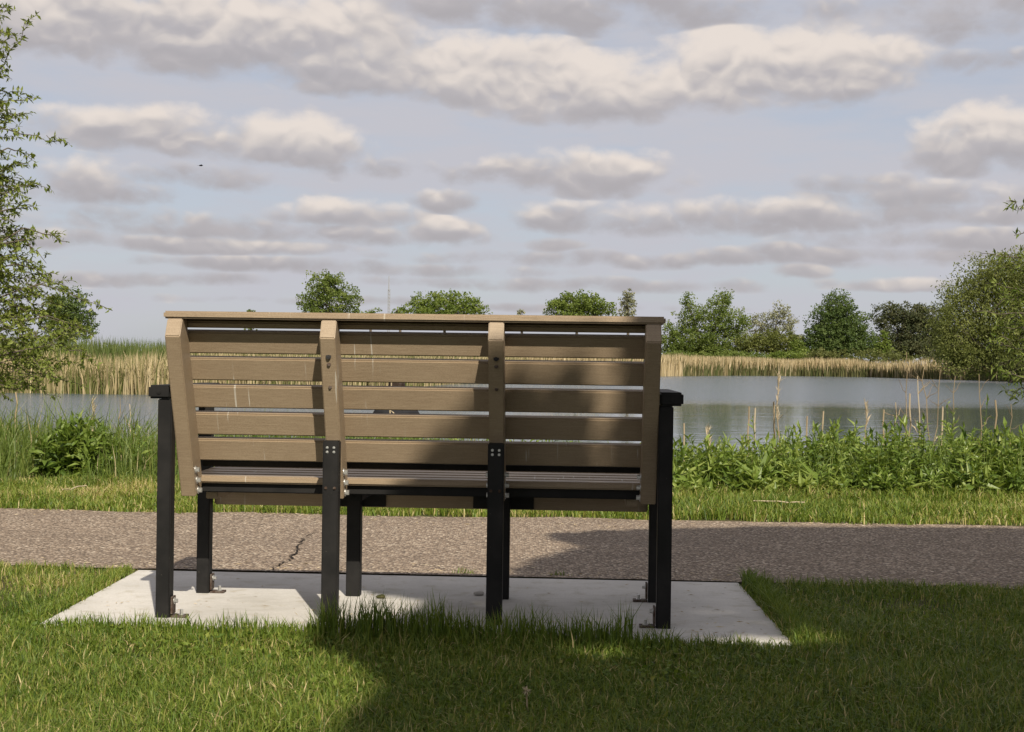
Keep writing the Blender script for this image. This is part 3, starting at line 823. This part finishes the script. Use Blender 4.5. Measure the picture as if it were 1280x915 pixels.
def build_stalks():
    for (x, yt, yb, ln, kind, lab) in STALKS:
        Y = rng.uniform(9.3, 10.2) if x > 300 else rng.uniform(9.6, 11)
        if x == 489: Y = 11.0
        top = W(x + ln * .3, yt, Y); b = W(x - ln * .5, yb, Y)
        gz = float(ground_z(b.x, Y)) - .02
        r0 = empty('dry_stalk', (b.x, Y, gz)); tag(r0, lab, 'dry stalk', 'dry stalks standing on the pond bank')
        g = Geo()
        T_ = np.array(tuple(top - Vector((b.x, Y, gz))))
        thick = {'stub': .0070, 'plume': .0055, 'fork': .0065, 'twig': .0046}[kind]
        p = wobble((0, 0, 0), T_, 8, .004 if kind == 'stub' else .010)
        tube(g, p, np.linspace(thick, thick * (.75 if kind == 'stub' else .45), 8), 6, rng.uniform(.25, .9) if kind != 'twig' else .22)
        if kind == 'plume':
            n = 60; t = rng.uniform(.55, 1.0, n)
            pos = np.stack([np.interp(t, np.linspace(0, 1, 8), p[:, i]) for i in range(3)], 1)
            d = np.stack([rng.normal(.25, .3, n), rng.normal(0, .3, n), rng.uniform(.8, 1.6, n)], 1)
            leaves(g, pos, d, rng.uniform(.03, .08, n), .006, rng.uniform(.5, 1, n), .2, .2)
        if kind in ('fork', 'twig'):
            for q in range(7 if kind == 'fork' else 5):
                i = rng.integers(2, 7); a = p[i]
                e = a + np.array([rng.choice([-1, 1]) * rng.uniform(.03, .10), rng.normal(0, .03), rng.uniform(.03, .10)])
                tube(g, wobble(a, e, 4, .005), np.linspace(thick * .5, thick * .25, 4), 4, .35 if kind == 'fork' else .0)
        if kind == 'stub' and rng.random() < .6:
            d = np.array([[rng.choice([-1, 1]) * .6, 0, -.5]]); leaves(g, p[[5]], d, .09, .012, .7, .2, .3)
        g.build('stem', M['dry'], r0)
    # green upright shoots
    for x, yt, lab in ((1183, 505, 'green shoot beside the pale stalk on the right bank'), (1234, 497, 'tall green budding shoot right of the crooked stalk'), (940, 524, 'dark leafy shoot at the foot of the paired pale stalks'), (1193, 512, 'yellow green leafy shoot among the brown twigs')):
        t = W(x, yt, 9.7); r0 = empty('green_shoot', (t.x, 9.7, float(ground_z(t.x, 9.7)))); tag(r0, lab, 'plant', 'green shoots on the right bank')
        g = Geo(); plant_into(g, 0, 0, t.z - r0.location.z, 20, .07, .75, .01, 0.0); g.build('stem', M['weed'], r0)
    # stalks lying on the verge
    for (xa, ya, xb, yb, lab) in ((942, 626, 1006, 628, 'pale fallen stalk lying on the verge before the right weeds'), (78, 612, 108, 607, 'pale fallen stalk lying on the verge below the leafy bush')):
        a = W(xa, ya, 8.1); b = W(xb, yb, 8.1)
        q = [CAM + (p - CAM) * ((.05 - CAM.z) / (p.z - CAM.z)) for p in (a, b)]
        g = Geo(); r0 = empty('fallen_stalk', q[0]); tag(r0, lab, 'dry stalk')
        p = wobble((0, 0, 0), q[1] - q[0], 7, .003); tube(g, p, .0036, 6, .8)
        g.build('stem', M['dry'], r0)
    # seed head in the lawn
    q = W(660, 905, 3.05); r0 = empty('seed_stalk', (q.x, 3.05, 0)); tag(r0, 'withered dandelion seed stalk in the shaded lawn near the photo bottom', 'plant')
    g = Geo(); tube(g, wobble((0, 0, 0), (-.005, 0, .07), 5, .002), .0018, 5, .4)
    leaves(g, np.tile([[-.005, 0, .068]], (26, 1)), rng.normal(0, 1, (26, 3)) + np.array([0, 0, .5]), .013, .003, .7, .1, .1); g.build('stem', M['dry'], r0)
build_stalks()

# ------------------------------------------------------------------ reeds
def build_reeds():
    g = Geo()
    n = 26000
    x = rng.uniform(-26, 1, n); y = far_shore(x) + rng.random(n) ** 1.2 * 7 - .3
    clump = fnoise(x, y, .5, 51)
    h = rng.uniform(.7, 1.45, n) * (.75 + .5 * clump)
    ti = np.clip(rng.normal(.52, .2, n) - (rng.random(n) < .22) * .5 + (clump - .5) * .3, 0, 1)
    s_ = np.clip(y / 48, 1, 2)
    blades(g, np.stack([x, y, np.full(n, WATER)], 1), h * np.clip(s_, 1, 1.3), rng.uniform(.018, .05, n) * s_, rng.uniform(.02, .45, n), ti)
    n = 9000    # green young reed among and in front of the dry
    x = rng.uniform(-26, 1, n); y = far_shore(x) + rng.random(n) * 5 - .3
    k_ = fnoise(x, y, .35, 56) > .45; x, y = x[k_], y[k_]; n = len(x)
    blades(g, np.stack([x, y, np.full(n, WATER)], 1), rng.uniform(.5, 1.1, n), rng.uniform(.02, .04, n), rng.uniform(.05, .5, n), rng.uniform(0, .12, n))
    tag(g.build('dry_reeds', M['reed_dry']), 'tan dry reeds and cattails along the nearer left shore', 'reeds', kind='stuff')
    g = Geo()
    n = 26000
    x = rng.uniform(-40, 3, n); y = far_shore(x) + 6 + rng.random(n) * 16
    h = rng.uniform(1.5, 2.05, n) * (.9 + .22 * fnoise(x, y, .3, 52))
    blades(g, np.stack([x, y, np.full(n, -.3)], 1), h, rng.uniform(.03, .07, n), rng.uniform(.02, .3, n), np.clip(rng.normal(.5, .2, n), 0, 1))
    tag(g.build('green_reeds', M['reed_green']), 'green reed bed standing behind the tan reeds on the left', 'reeds', kind='stuff')
    g = Geo()
    n = 30000
    x = rng.uniform(1, 57, n); y = far_shore(x) + rng.random(n) * 14 - .4
    clump = fnoise(x, y, .25, 53)
    h = rng.uniform(1.9, 2.75, n) * (.9 + .2 * clump)
    ti = np.clip(rng.normal(.58, .18, n) - (rng.random(n) < .15) * .5, 0, 1)
    blades(g, np.stack([x, y, np.full(n, WATER)], 1), h, rng.uniform(.06, .16, n), rng.uniform(.02, .25, n), ti)
    n = 9000
    x = rng.uniform(1, 57, n); y = far_shore(x) - .5 + rng.random(n) * 1.5
    keep = fnoise(x, y, .22, 54) + np.clip((x - 40) / 40, 0, .3) > .42; x, y = x[keep], y[keep]; n = len(x)
    blades(g, np.stack([x, y, np.full(n, WATER)], 1), rng.uniform(.8, 1.75, n), rng.uniform(.06, .16, n), rng.uniform(.02, .3, n), rng.uniform(0, .14, n))
    tag(g.build('far_reeds', M['reed_far']), 'straw coloured reed belt along the far right shore', 'reeds', kind='stuff')
build_reeds()

# ------------------------------------------------------------------ trees
def tree(name, label, cat, lobes, D, mat, base, n, leaf, clump=.5, aspect=.6, droop=0.0, group=None, trunk_r=.25, per=26, depth=1.0, shell=.45):
    """lobes: crown lobes read from the photo (x, y, half-width, half-height) at distance D; base: x of the trunk foot"""
    bx = W(base, 458, D).x
    n = int(n * 1.45); leaf *= .82; clump *= .82
    foot_ = Vector((bx, D, float(ground_z(bx, D)) - .05))
    r0 = empty(name, foot_); tag(r0, label, cat, group)
    s_ = D / F
    C = [np.array(tuple(W(x, y, D) - foot_)) for x, y, a, b in lobes]
    for c in C: c[1] += rng.normal(0, .25) * lobes[0][2] * s_ * .6
    Rr = [np.array([a * s_, (a + b) * .5 * s_ * depth, b * s_]) for x, y, a, b in lobes]
    vol = np.array([r_.prod() ** .75 for r_ in Rr]); vol /= vol.sum()
    g = Geo()
    for c, r_, f in zip(C, Rr, vol):
        k = max(4, int(n * f / per))
        q = unit(rng.normal(size=(k, 3))) * (rng.random((k, 1)) ** shell)
        q *= 1 + .08 * np.clip(rng.normal(size=(k, 1)), -2, 2)
        cc = c + q * r_
        pos = np.repeat(cc, per, 0) + np.clip(rng.normal(0, 1, (k * per, 3)), -1.4, 1.4) * clump * np.repeat(rng.uniform(.5, 1.25, k), per)[:, None] * np.array([1, 1, .7])
        tin = np.clip(np.repeat(rng.normal(.5, .24, k), per) + rng.normal(0, .12, k * per), 0, 1)
        d = rng.normal(size=(k * per, 3)); d[:, 2] -= droop
        keep = pos[:, 2] > .15
        L = leaf * rng.uniform(.6, 1.3, k * per)
        quads(g, pos[keep], L[keep], L[keep] * aspect, tin[keep], d[keep])
    t = Geo()
    cen = sum(c * f for c, f in zip(C, vol))
    low = min(c[2] - r_[2] for c, r_ in zip(C, Rr))
    fork = np.array([cen[0] * .4, 0, max(.6, low + .2 * (cen[2] - low))])
    tube(t, wobble((0, 0, 0), fork, 5, trunk_r * .2), np.linspace(trunk_r * 1.25, trunk_r * .8, 5), 8)
    for c, r_ in zip(C, Rr):
        tube(t, wobble(fork, c, 6, r_.min() * .07), np.linspace(trunk_r * .65, trunk_r * .18, 6), 6)
        for q in range(6):
            e = c + unit(rng.normal(size=3)) * r_ * .8
            tube(t, wobble(fork + (c - fork) * rng.uniform(.4, 1), e, 5, r_.min() * .05), np.linspace(trunk_r * .25, trunk_r * .05, 5), 5)
    t.build('trunk', M['bark'], r0, True)
    g.build('crown', M[mat], r0)
    return r0

def build_far_trees():
    G = 'trees beyond the reeds'
    T = tree
    T('broadleaf_tree', 'rounded leafy green tree above the bench top, left of the thin mast', 'tree', [(405, 362, 26, 22), (432, 372, 20, 17), (390, 378, 18, 14), (412, 350, 16, 10), (412, 392, 38, 16)], 210, 'mid_green', 412, 6500, .42, .55, group=G)
    T('umbel_tree', 'wide dome shaped bright green tree above the middle of the bench', 'tree', [(556, 376, 42, 14), (525, 384, 24, 10), (588, 383, 24, 10), (555, 392, 56, 12)], 230, 'bright_green', 556, 6500, .45, .55, group=G)
    T('umbel_tree', 'wide bright green tree with flat dome right of the bench middle, beside a slender tree', 'tree', [(722, 377, 34, 11), (700, 383, 24, 10), (745, 383, 22, 10), (722, 392, 46, 12)], 230, 'bright_green', 722, 5500, .45, .55, group=G)
    T('poplar_tree', 'small slender pale olive tree above the right end of the bench', 'tree', [(785, 369, 6, 9), (784, 380, 10, 10), (785, 394, 12, 12)], 230, 'pale_olive', 785, 1700, .36, .35, group=G)
    T('small_tree', 'small round treetop just right of the tall green tree, at the mast foot', 'tree', [(465, 389, 9, 5), (462, 400, 14, 12)], 230, 'bright_green', 463, 800, .4, .4, group=G)
    T('small_tree', 'low lime treetop touching the left side of the wide dome tree', 'tree', [(500, 388, 9, 5), (500, 400, 16, 12)], 225, 'bright_green', 500, 900, .4, .4, group=G)
    T('small_tree', 'tiny treetop peeping over the left bay of the bench top', 'tree', [(314, 388, 6, 3), (314, 402, 12, 12)], 230, 'mid_green', 314, 500, .4, .35, group=G)
    T('small_tree', 'tiny treetop peeping over the bench top left of its second centre post', 'tree', [(652, 391, 6, 3), (652, 404, 12, 12)], 230, 'pale_olive', 652, 500, .4, .35, group=G)
    T('broadleaf_tree', 'dark rounded tree behind the left willowy tree, beyond the green reed bed', 'tree', [(86, 378, 26, 20), (100, 396, 22, 20), (72, 392, 26, 22), (88, 412, 36, 18)], 200, 'deep_green', 88, 6000, .42, .5, group=G)
    # right bank, left to right
    T('broadleaf_tree', 'tall feathery green tree nearest the right end of the bench', 'tree', [(862, 398, 17, 24), (858, 378, 7, 10), (895, 398, 26, 26), (905, 375, 12, 13), (880, 426, 50, 22), (920, 408, 20, 22), (845, 424, 22, 22), (880, 438, 60, 14)], 225, 'mid_green', 885, 15000, .42, .6, group=G)
    T('pale_tree', 'pale grey olive open crowned tree between the feathery tree and the dark dome tree', 'tree', [(972, 394, 18, 16), (950, 404, 20, 14), (985, 402, 12, 14), (960, 422, 34, 22)], 245, 'pale_olive', 966, 4600, .38, .55, group=G)
    T('low_tree', 'low olive brown tree under the pale tree', 'tree', [(962, 428, 26, 16), (990, 430, 18, 14), (935, 432, 20, 12)], 222, 'willow', 966, 5600, .4, .45, group=G)
    T('broadleaf_tree', 'big dense dark green dome shaped tree on the far right bank', 'tree', [(1046, 380, 20, 17), (1035, 398, 28, 20), (1062, 402, 26, 22), (1030, 422, 28, 20), (1070, 424, 28, 18), (1048, 420, 40, 24), (1050, 436, 50, 12)], 222, 'deep_green', 1048, 19000, .40, .55, shell=.38, group=G)
    T('conifer_tree', 'small light green conical tree at the right foot of the dark dome tree', 'tree', [(1104, 418, 5, 6), (1104, 428, 10, 8), (1104, 438, 14, 8)], 214, 'bright_green', 1104, 1700, .35, .35, group=G)
    T('conifer_tree', 'small pale green bush tree at the left foot of the dark dome tree', 'tree', [(996, 430, 8, 7), (997, 438, 13, 7)], 214, 'bright_green', 996, 1300, .35, .35, group=G)
    T('oak_tree', 'dark brownish tree left of the big willow', 'tree', [(1112, 394, 24, 15), (1138, 395, 28, 17), (1165, 400, 30, 20), (1130, 418, 42, 22), (1165, 425, 30, 20), (1140, 436, 60, 14)], 240, 'brown_green', 1138, 18000, .45, .6, shell=.38, group=G)
    for (x, a, yt, lab, key) in ((1092, 62, 434, 'long low olive shrub mound before the dark dome tree', 'shrub'), (1032, 30, 437, 'small low shrub left of the long shrub mound', 'shrub'), (925, 40, 438, 'low green shrub behind the reeds under the feathery tree', 'mid_green'), (985, 26, 439, 'low pale green shrub behind the reeds under the pale tree', 'bright_green'), (858, 30, 438, 'low shrub behind the reeds beside the bench end', 'mid_green')):
        T('shrub', lab, 'shrub', [(x, 446, a, 446 - yt), (x - a * .4, 447, a * .55, 447 - yt - 1), (x + a * .45, 447, a * .5, 447 - yt - 2)], 211, key, x, 2600, .35, .35, group='shrubs behind the reeds', trunk_r=.06)
    # hedge of low growth that closes the view between trunks
    for i, (x, lab) in enumerate(((610, 'low hedge bush behind the reeds at the bench middle'), (690, 'low hedge bush behind the bench, below the flat dome tree'), (770, 'low hedge bush behind the right bay of the bench'), (905, 'low hedge bush between the feathery tree and the pale tree'), (1000, 'low hedge bush left of the dark dome tree'), (1095, 'low hedge bush between the dark dome tree and the brownish tree'), (1160, 'low hedge bush under the brownish tree beside the willow'), (530, 'low hedge bush behind the second bay of the bench'))):
        T('shrub', lab, 'shrub', [(x, 440, 55, 10), (x + 20, 439, 24, 15), (x - 28, 440, 18, 13)], 252, 'mid_green', x, 1600, .5, .5, group='shrubs behind the reeds', trunk_r=.06)

def build_willow():
    tree('willow_tree', 'big olive willow overhanging the water at the right', 'tree',
         [(1240, 352, 42, 34), (1205, 378, 36, 30), (1272, 345, 42, 34), (1182, 412, 24, 34), (1218, 425, 48, 42), (1190, 446, 26, 24), (1262, 410, 54, 50), (1310, 390, 60, 70), (1250, 452, 60, 18), (1350, 420, 70, 60)],
         138, 'willow', 1262, 60000, .36, .75, .38, .6, trunk_r=.4, per=24)

def spray_tree(name, label, X, Y, prof, top, n, L, mat, sprays, ztr, wid=.30, seed_leaf=20, side=1):
    """a near tree made of leafy twigs; prof: (z, radius) of the crown"""
    gz = float(ground_z(X, Y)); r0 = empty(name, (X, Y, gz)); tag(r0, label, 'tree', )
    t = Geo(); g = Geo()
    tube(t, wobble((0, 0, 0), (.15, 0, top * .9), 9, .05), np.linspace(.16, .02, 9), 8)
    pz = [p[0] - gz for p in prof]; pr = [p[1] for p in prof]
    def twig(a, b, nl, r_=.006, curl=.05):
        p = wobble(a, b, 6, curl * .5); p[:, 2] -= np.linspace(0, 1, 6) ** 2 * curl
        tube(t, p, np.linspace(r_, r_ * .35, 6), 4)
        tt = rng.uniform(.1, 1, nl)
        pos = np.stack([np.interp(tt, np.linspace(0, 1, 6), p[:, i]) for i in range(3)], 1)
        ax = unit(p[-1] - p[0])
        d = ax * .5 + unit(rng.normal(size=(nl, 3))) * .9
        Ls = L * rng.uniform(.6, 1.3, nl)
        leaves(g, pos, d, Ls, Ls * wid, np.clip(rng.normal(.5, .2, nl), 0, 1), .15, .1)
    for i in range(n):
        z = rng.uniform(pz[0], pz[-1]); rm = np.interp(z, pz, pr)
        a = rng.uniform(0, 2 * np.pi); rr = rm * rng.random() ** .42
        c = np.array([math.cos(a) * rr, math.sin(a) * rr, z])
        out_ = unit(np.array([math.cos(a), math.sin(a), rng.uniform(-.5, .6)])) * rng.uniform(.25, .5) + rng.normal(0, .08, 3)
        twig(c, c + out_, seed_leaf)
    for z in np.linspace(.6, top * .85, 14):   # limbs
        rm = np.interp(z + .3, pz, pr) * .85; a = rng.uniform(0, 2 * np.pi)
        tube(t, wobble((.1, 0, z), (math.cos(a) * rm, math.sin(a) * rm, z + .5), 6, .06), np.linspace(.022, .006, 6), 5)
    for (xa, ya, xb, yb, dens) in sprays:      # branches that reach out of the crown
        a = np.array(tuple(W(xa, ya, Y) - Vector((X, Y, gz)))); b = np.array(tuple(W(xb, yb, Y) - Vector((X, Y, gz))))
        root_ = np.array([a[0] * .3, rng.normal(0, .3), a[2] - .5])
        tube(t, wobble(root_, a, 5, .04), np.linspace(.02, .008, 5), 5)
        twig(a, b, int(dens * 1.3), .008, .04)
        for q in range(int(dens / 9)):
            s_ = rng.uniform(.15, .95); c = a + (b - a) * s_
            e = c + unit(unit(b - a) + rng.normal(0, .7, 3)) * rng.uniform(.08, .22)
            twig(c, e, 9, .004, .02)
    t.build('trunk', M['bark'], r0, True); g.build('crown', M[mat], r0)

def build_near_trees():
    spray_tree('olive_tree', 'near tree with small olive leaves hanging into the left edge', -7.65, 17.0,
               [(.35, 1.7), (.75, 2.15), (1.15, 2.1), (1.7, 1.75), (2.3, 1.42), (3.2, 1.22), (4.0, 1.12), (4.8, 1.05), (6.0, .9), (6.8, .4)], 6.8, 3400, .070, 'olive_near',
               [(-10, 95, 47, 14, 44), (-10, 130, 50, 118, 30), (-5, 160, 78, 172, 44), (0, 150, 30, 140, 20), (10, 240, 52, 226, 30), (10, 262, 45, 255, 24), (30, 285, 85, 298, 34), (50, 355, 140, 384, 46), (20, 330, 80, 352, 30), (-5, 215, 36, 200, 30), (30, 300, 58, 325, 20), (-10, 60, 20, 40, 24), (60, 395, 118, 415, 40), (70, 430, 112, 445, 40), (10, 185, 40, 196, 20)], .9, .42, 32)
    spray_tree('willow_sapling', 'near leafy tree with bright green leaves entering at the right edge', 9.3, 16.2,
               [(.1, 3.0), (.9, 3.35), (1.5, 3.45), (1.95, 3.35), (2.2, 2.9), (3.2, 2.3), (5, 1.6), (6.2, .6)], 6.0, 2300, .095, 'lime_near',
               [(1300, 262, 1258, 247, 14), (1300, 285, 1268, 290, 9), (1300, 325, 1225, 312, 26), (1300, 370, 1232, 350, 30), (1300, 395, 1212, 385, 24), (1300, 440, 1236, 425, 30), (1300, 470, 1246, 462, 26), (1300, 345, 1250, 330, 26), (1300, 415, 1245, 402, 26)], .9, .26, 26)

# shadow on the place: outline of the shade on the ground, cast by the tree behind the camera
SH = np.array([(-6, -2.5), (0, -.9), (2.3, -.32), (2.97, -.31), (3.37, -.33), (3.6, -.42), (3.92, -.62), (4.12, -.56), (4.22, -.34), (4.59, -.24), (4.65, -.44), (4.70, -.46), (4.81, -.33), (4.89, -.26), (4.94, -.18), (4.98, .10), (5.3, .02), (5.7, .24), (6.0, .30), (6.22, .16), (6.42, .22), (6.6, .6), (6.8, 1.3), (6.86, 2.2), (6.9, 6)])
FLECKS = [(.06, 4.93, .075, .06), (.11, 4.85, .06, .06), (.155, 4.77, .055, .06), (.19, 4.69, .045, .05), (.74, 3.93, .24, .12), (.25, 3.74, .16, .10), (.42, 5.1, .05, .03), (.62, 4.42, .12, .04), (.75, 4.2, .10, .05), (-.10, 3.45, .06, .05), (-.12, 4.5, .06, .05)]
def build_shade_tree():
    base = Vector((4.3, -5.2, 0)); r0 = empty('shade_tree', base)
    tag(r0, 'broad leaved tree behind the camera that shades the right half of the lawn', 'tree')
    nd, ns = 46000, 75000
    gy = np.concatenate([rng.uniform(2.2, 6.95, nd), rng.uniform(-8, 6.95, ns)]); gx = np.concatenate([rng.uniform(-1.2, 3.4, nd), rng.uniform(-1.2, 12, ns)])
    n = len(gx)
    keep = np.ones(n, bool)
    edge = np.interp(gy, SH[:, 0], SH[:, 1]); jag = (fnoise(gx, gy, 5, 61) - .5) * .16
    keep &= (gx > edge + jag)
    for (x, y, a, b) in FLECKS:
        keep &= ((gx - x) / a) ** 2 + ((gy - y) / b) ** 2 > rng.uniform(.5, 1.1, n)
    keep &= (fnoise(gx, gy, 3.2, 62) * .6 + fnoise(gx, gy, 9, 63) * .4 > .11)
    keep &= ((gx + 1.5) / 13.5) ** 2 + ((gy + .5) / 8.5) ** 2 < 1.2
    gx, gy = gx[keep], gy[keep]; n = len(gx)
    dome = 1 - np.clip(((gx - 4.5) / 7) ** 2 + ((gy - 0) / 8) ** 2, 0, 1)
    h = 4.2 + rng.random(n) ** .8 * (1.2 + 3.6 * np.sqrt(dome))
    pos = np.stack([gx, gy, np.zeros(n)], 1) + np.array(tuple(S / S.z))[None] * h[:, None] - np.array(tuple(base))
    g = Geo(); L = rng.uniform(.08, .15, n)
    quads(g, pos, L, L * .7, rng.uniform(0, 1, n), rng.normal(size=(n, 3)) * np.array([1, 1, .5]))
    t = Geo()
    tube(t, wobble((0, 0, -.1), (.1, .2, 3.4), 7, .03), np.linspace(.27, .19, 7), 10)
    for i in range(16):
        e = pos[rng.integers(0, n)]; tube(t, wobble((.1, .2, 3.3), e, 6, .12), np.linspace(.10, .02, 6), 6)
    t.build('trunk', M['bark'], r0, True); g.build('crown', M['mid_green'], r0)
build_far_trees(); build_willow(); build_near_trees(); build_shade_tree()

# ------------------------------------------------------------------ mast, bird, person, pebbles
def build_mast():
    b = W(485, 440, 420); r0 = empty('radio_mast', (b.x, 420, 0)); tag(r0, 'thin grey lattice mast rising between the treetops above the bench', 'mast')
    top = W(485, 345, 420).z
    g = Geo()
    for a in (0, 2.1, 4.2): tube(g, [(math.cos(a) * .34, math.sin(a) * .34, z) for z in np.linspace(-.4, top - 4, 6)], .11, 5)
    k = 22
    for i in range(k):
        z0, z1 = (top - 4) * i / k, (top - 4) * (i + 1) / k
        for a in (0, 2.1, 4.2): tube(g, [(math.cos(a) * .34, math.sin(a) * .34, z0), (math.cos(a + 2.1) * .34, math.sin(a + 2.1) * .34, z1)], .06, 4)
    g.build('lattice', M['steel'], r0)
    g = Geo(); tube(g, [(0, 0, top - 4.2), (0, 0, top)], np.array([.20, .12]), 6); g.build('antenna', M['steel'], r0)

def build_bird():
    p = W(251, 207, 70); r0 = empty('flying_bird', p, .4); tag(r0, 'small dark bird flying in front of the clouds at upper left', 'bird')
    g = Geo(); tube(g, [(-.11, 0, -.005), (-.08, 0, 0), (-.03, 0, .004), (.03, 0, .004), (.07, 0, .010), (.10, 0, .012), (.12, 0, .008)], np.array([.008, .020, .034, .036, .024, .018, .003]), 10)
    V = np.array([(-.10, 0, 0), (-.18, .03, 0), (-.18, -.03, 0)]); g.add(V, [np.array([[0, 1, 2]])], .5)
    body = g.build('body', M['feather'], r0, True)
    for s_ in (-1, 1):
        g = Geo(); V = np.array([(.04, s_ * .03, .01), (.05, s_ * .12, .035), (.0, s_ * .24, .02), (-.03, s_ * .13, .03), (-.045, s_ * .03, .005)])
        V = np.concatenate([V, V + np.array([0, 0, .006])])
        f = np.array([[0, 1, 2, 3, 4], [9, 8, 7, 6, 5]]); q = np.array([[i, i + 5, (i + 1) % 5 + 5, (i + 1) % 5] for i in range(5)])
        g.add(V, [f, q], .5); g.build('wing', M['feather'], r0)

def skin(name, verts, edges, radii, root=0, sub=2):
    me = bpy.data.meshes.new(name); me.from_pydata([tuple(v) for v in verts], edges, [])
    o = bpy.data.objects.new(name, me); COL.objects.link(o)
    mo = o.modifiers.new('skin', 'SKIN'); mo.use_smooth_shade = True
    for i, r_ in enumerate(radii): me.skin_vertices[0].data[i].radius = r_ if isinstance(r_, tuple) else (r_, r_)
    me.skin_vertices[0].data[root].use_root = True
    ss = o.modifiers.new('sub', 'SUBSURF'); ss.levels = ss.render_levels = sub
    dg = bpy.context.evaluated_depsgraph_get()
    out = bpy.data.meshes.new_from_object(o.evaluated_get(dg))
    bpy.data.objects.remove(o)
    return out

def build_person():
    p = W(494, 560, 14.0); gz = float(ground_z(p.x, 14.0))
    r0 = empty('person', (p.x, 14.0, gz)); tag(r0, 'person in dark top sitting on the bank facing the water, seen through the bench slats', 'person')
    # seated, facing +Y, knees drawn up, forearms on the knees
    v, e, r_ = [], [], []
    def add(p_, rad, par=None):
        v.append(p_); r_.append(rad)
        if par is not None: e.append((par, len(v) - 1))
        return len(v) - 1
    pel = add((0, 0, .11), (.15, .115)); wa = add((0, .01, .26), (.125, .09), pel); ch = add((0, .03, .42), (.15, .10), wa); sh = add((0, .05, .54), (.12, .075), ch)
    nk = add((0, .06, .62), .05, sh); hd0 = add((0, .075, .69), (.066, .075), nk); hd1 = add((0, .08, .77), (.072, .085), hd0); add((0, .075, .835), (.05, .06), hd1)
    for s_ in (-1, 1):
        hip = add((s_ * .10, .03, .10), .095, pel); kn = add((s_ * .15, .43, .43), .062, hip); an = add((s_ * .14, .56, .07), .040, kn); add((s_ * .15, .70, .035), .035, an)
        so_ = add((s_ * .19, .05, .52), .052, sh); el = add((s_ * .245, .20, .31), .040, so_); wrr = add((s_ * .13, .42, .42), .028, el); hn = add((s_ * .10, .49, .44), (.036, .018), wrr)
        for q in range(4):
            f1 = add((s_ * (.125 - q * .018), .545, .435 - .004 * q), .009, hn); add((s_ * (.125 - q * .018), .575 - .006 * abs(q - 1.5), .405), .007, f1)
        th = add((s_ * .065, .50, .46), .010, hn); add((s_ * .055, .535, .452), .008, th)
    me = skin('body', v, e, r_)
    for mm in ('skin', 'shirt', 'trousers', 'shoe'): me.materials.append(M[mm])
    for pl in me.polygons:
        c = pl.center; ax = abs(c.x)
        if c.z < .09 and c.y > .52: i = 3
        elif (c.z < .21 and c.y < .3) or (c.y > .16 and ax < .24 and not (c.z > .37 and c.y > .40 and ax < .145) and c.z < .5 and not (ax > .19 and c.z > .26 and c.y < .3)): i = 2
        elif c.z < .60 and ax < .255 and c.y < .17 and not (ax > .215 and c.z < .42): i = 1
        else: i = 0
        pl.material_index = i; pl.use_smooth = True
    b = bpy.data.objects.new('body', me); b.parent = r0; COL.objects.link(b)
    bm = bmesh.new(); bmesh.ops.create_icosphere(bm, subdivisions=3, radius=1)
    for q in bm.verts:
        x, y, z = q.co
        rr = 1 + .05 * math.sin(9 * x + 4 * z) + .04 * math.sin(13 * y + 7 * x)
        q.co = Vector((x * .086 * rr, y * .092 * rr - .016, (z * .105 if z > 0 else z * .135) * rr)) + Vector((0, .078, .775))
    bmesh.ops.delete(bm, geom=[q for q in bm.verts if q.co.y > .12 and q.co.z < .82], context='VERTS')
    bm_obj('hair', bm, M['hair'], r0)
    bm = bmesh.new()
    for s_ in (-1, 1): bmesh.ops.create_icosphere(bm, subdivisions=1, radius=.010, matrix=Matrix.Translation((s_ * .03, .160, .775)))
    bmesh.ops.create_cone(bm, cap_ends=True, segments=6, radius1=.016, radius2=.006, depth=.04, matrix=Matrix.Translation((0, .168, .755)))
    bm_obj('face', bm, M['skin'], r0)

def build_pebbles():
    for (x, y, s_, lab) in ((599, 744, .014, 'pale pebble lying on the pad beside the second centre leg'), (476, 748, .012, 'dark clod lying on the sunlit patch of the pad')):
        q = W(x, y, 4.5); q = CAM + (q - CAM) * ((.010 - CAM.z) / (q.z - CAM.z))
        bm = bmesh.new(); bmesh.ops.create_icosphere(bm, subdivisions=2, radius=s_)
        for v in bm.verts: v.co = Vector((v.co.x * 1.3, v.co.y, v.co.z * .6)) * (1 + .18 * math.sin(v.co.x * 300 + v.co.y * 170)) + Vector((0, 0, s_ * .5))
        o = bm_obj('pebble', bm, M['stone'] if 'pale' in lab else M['soil'], None); o.location = q
        tag(o, lab, 'pebble')
build_mast(); build_bird(); build_person(); build_pebbles()
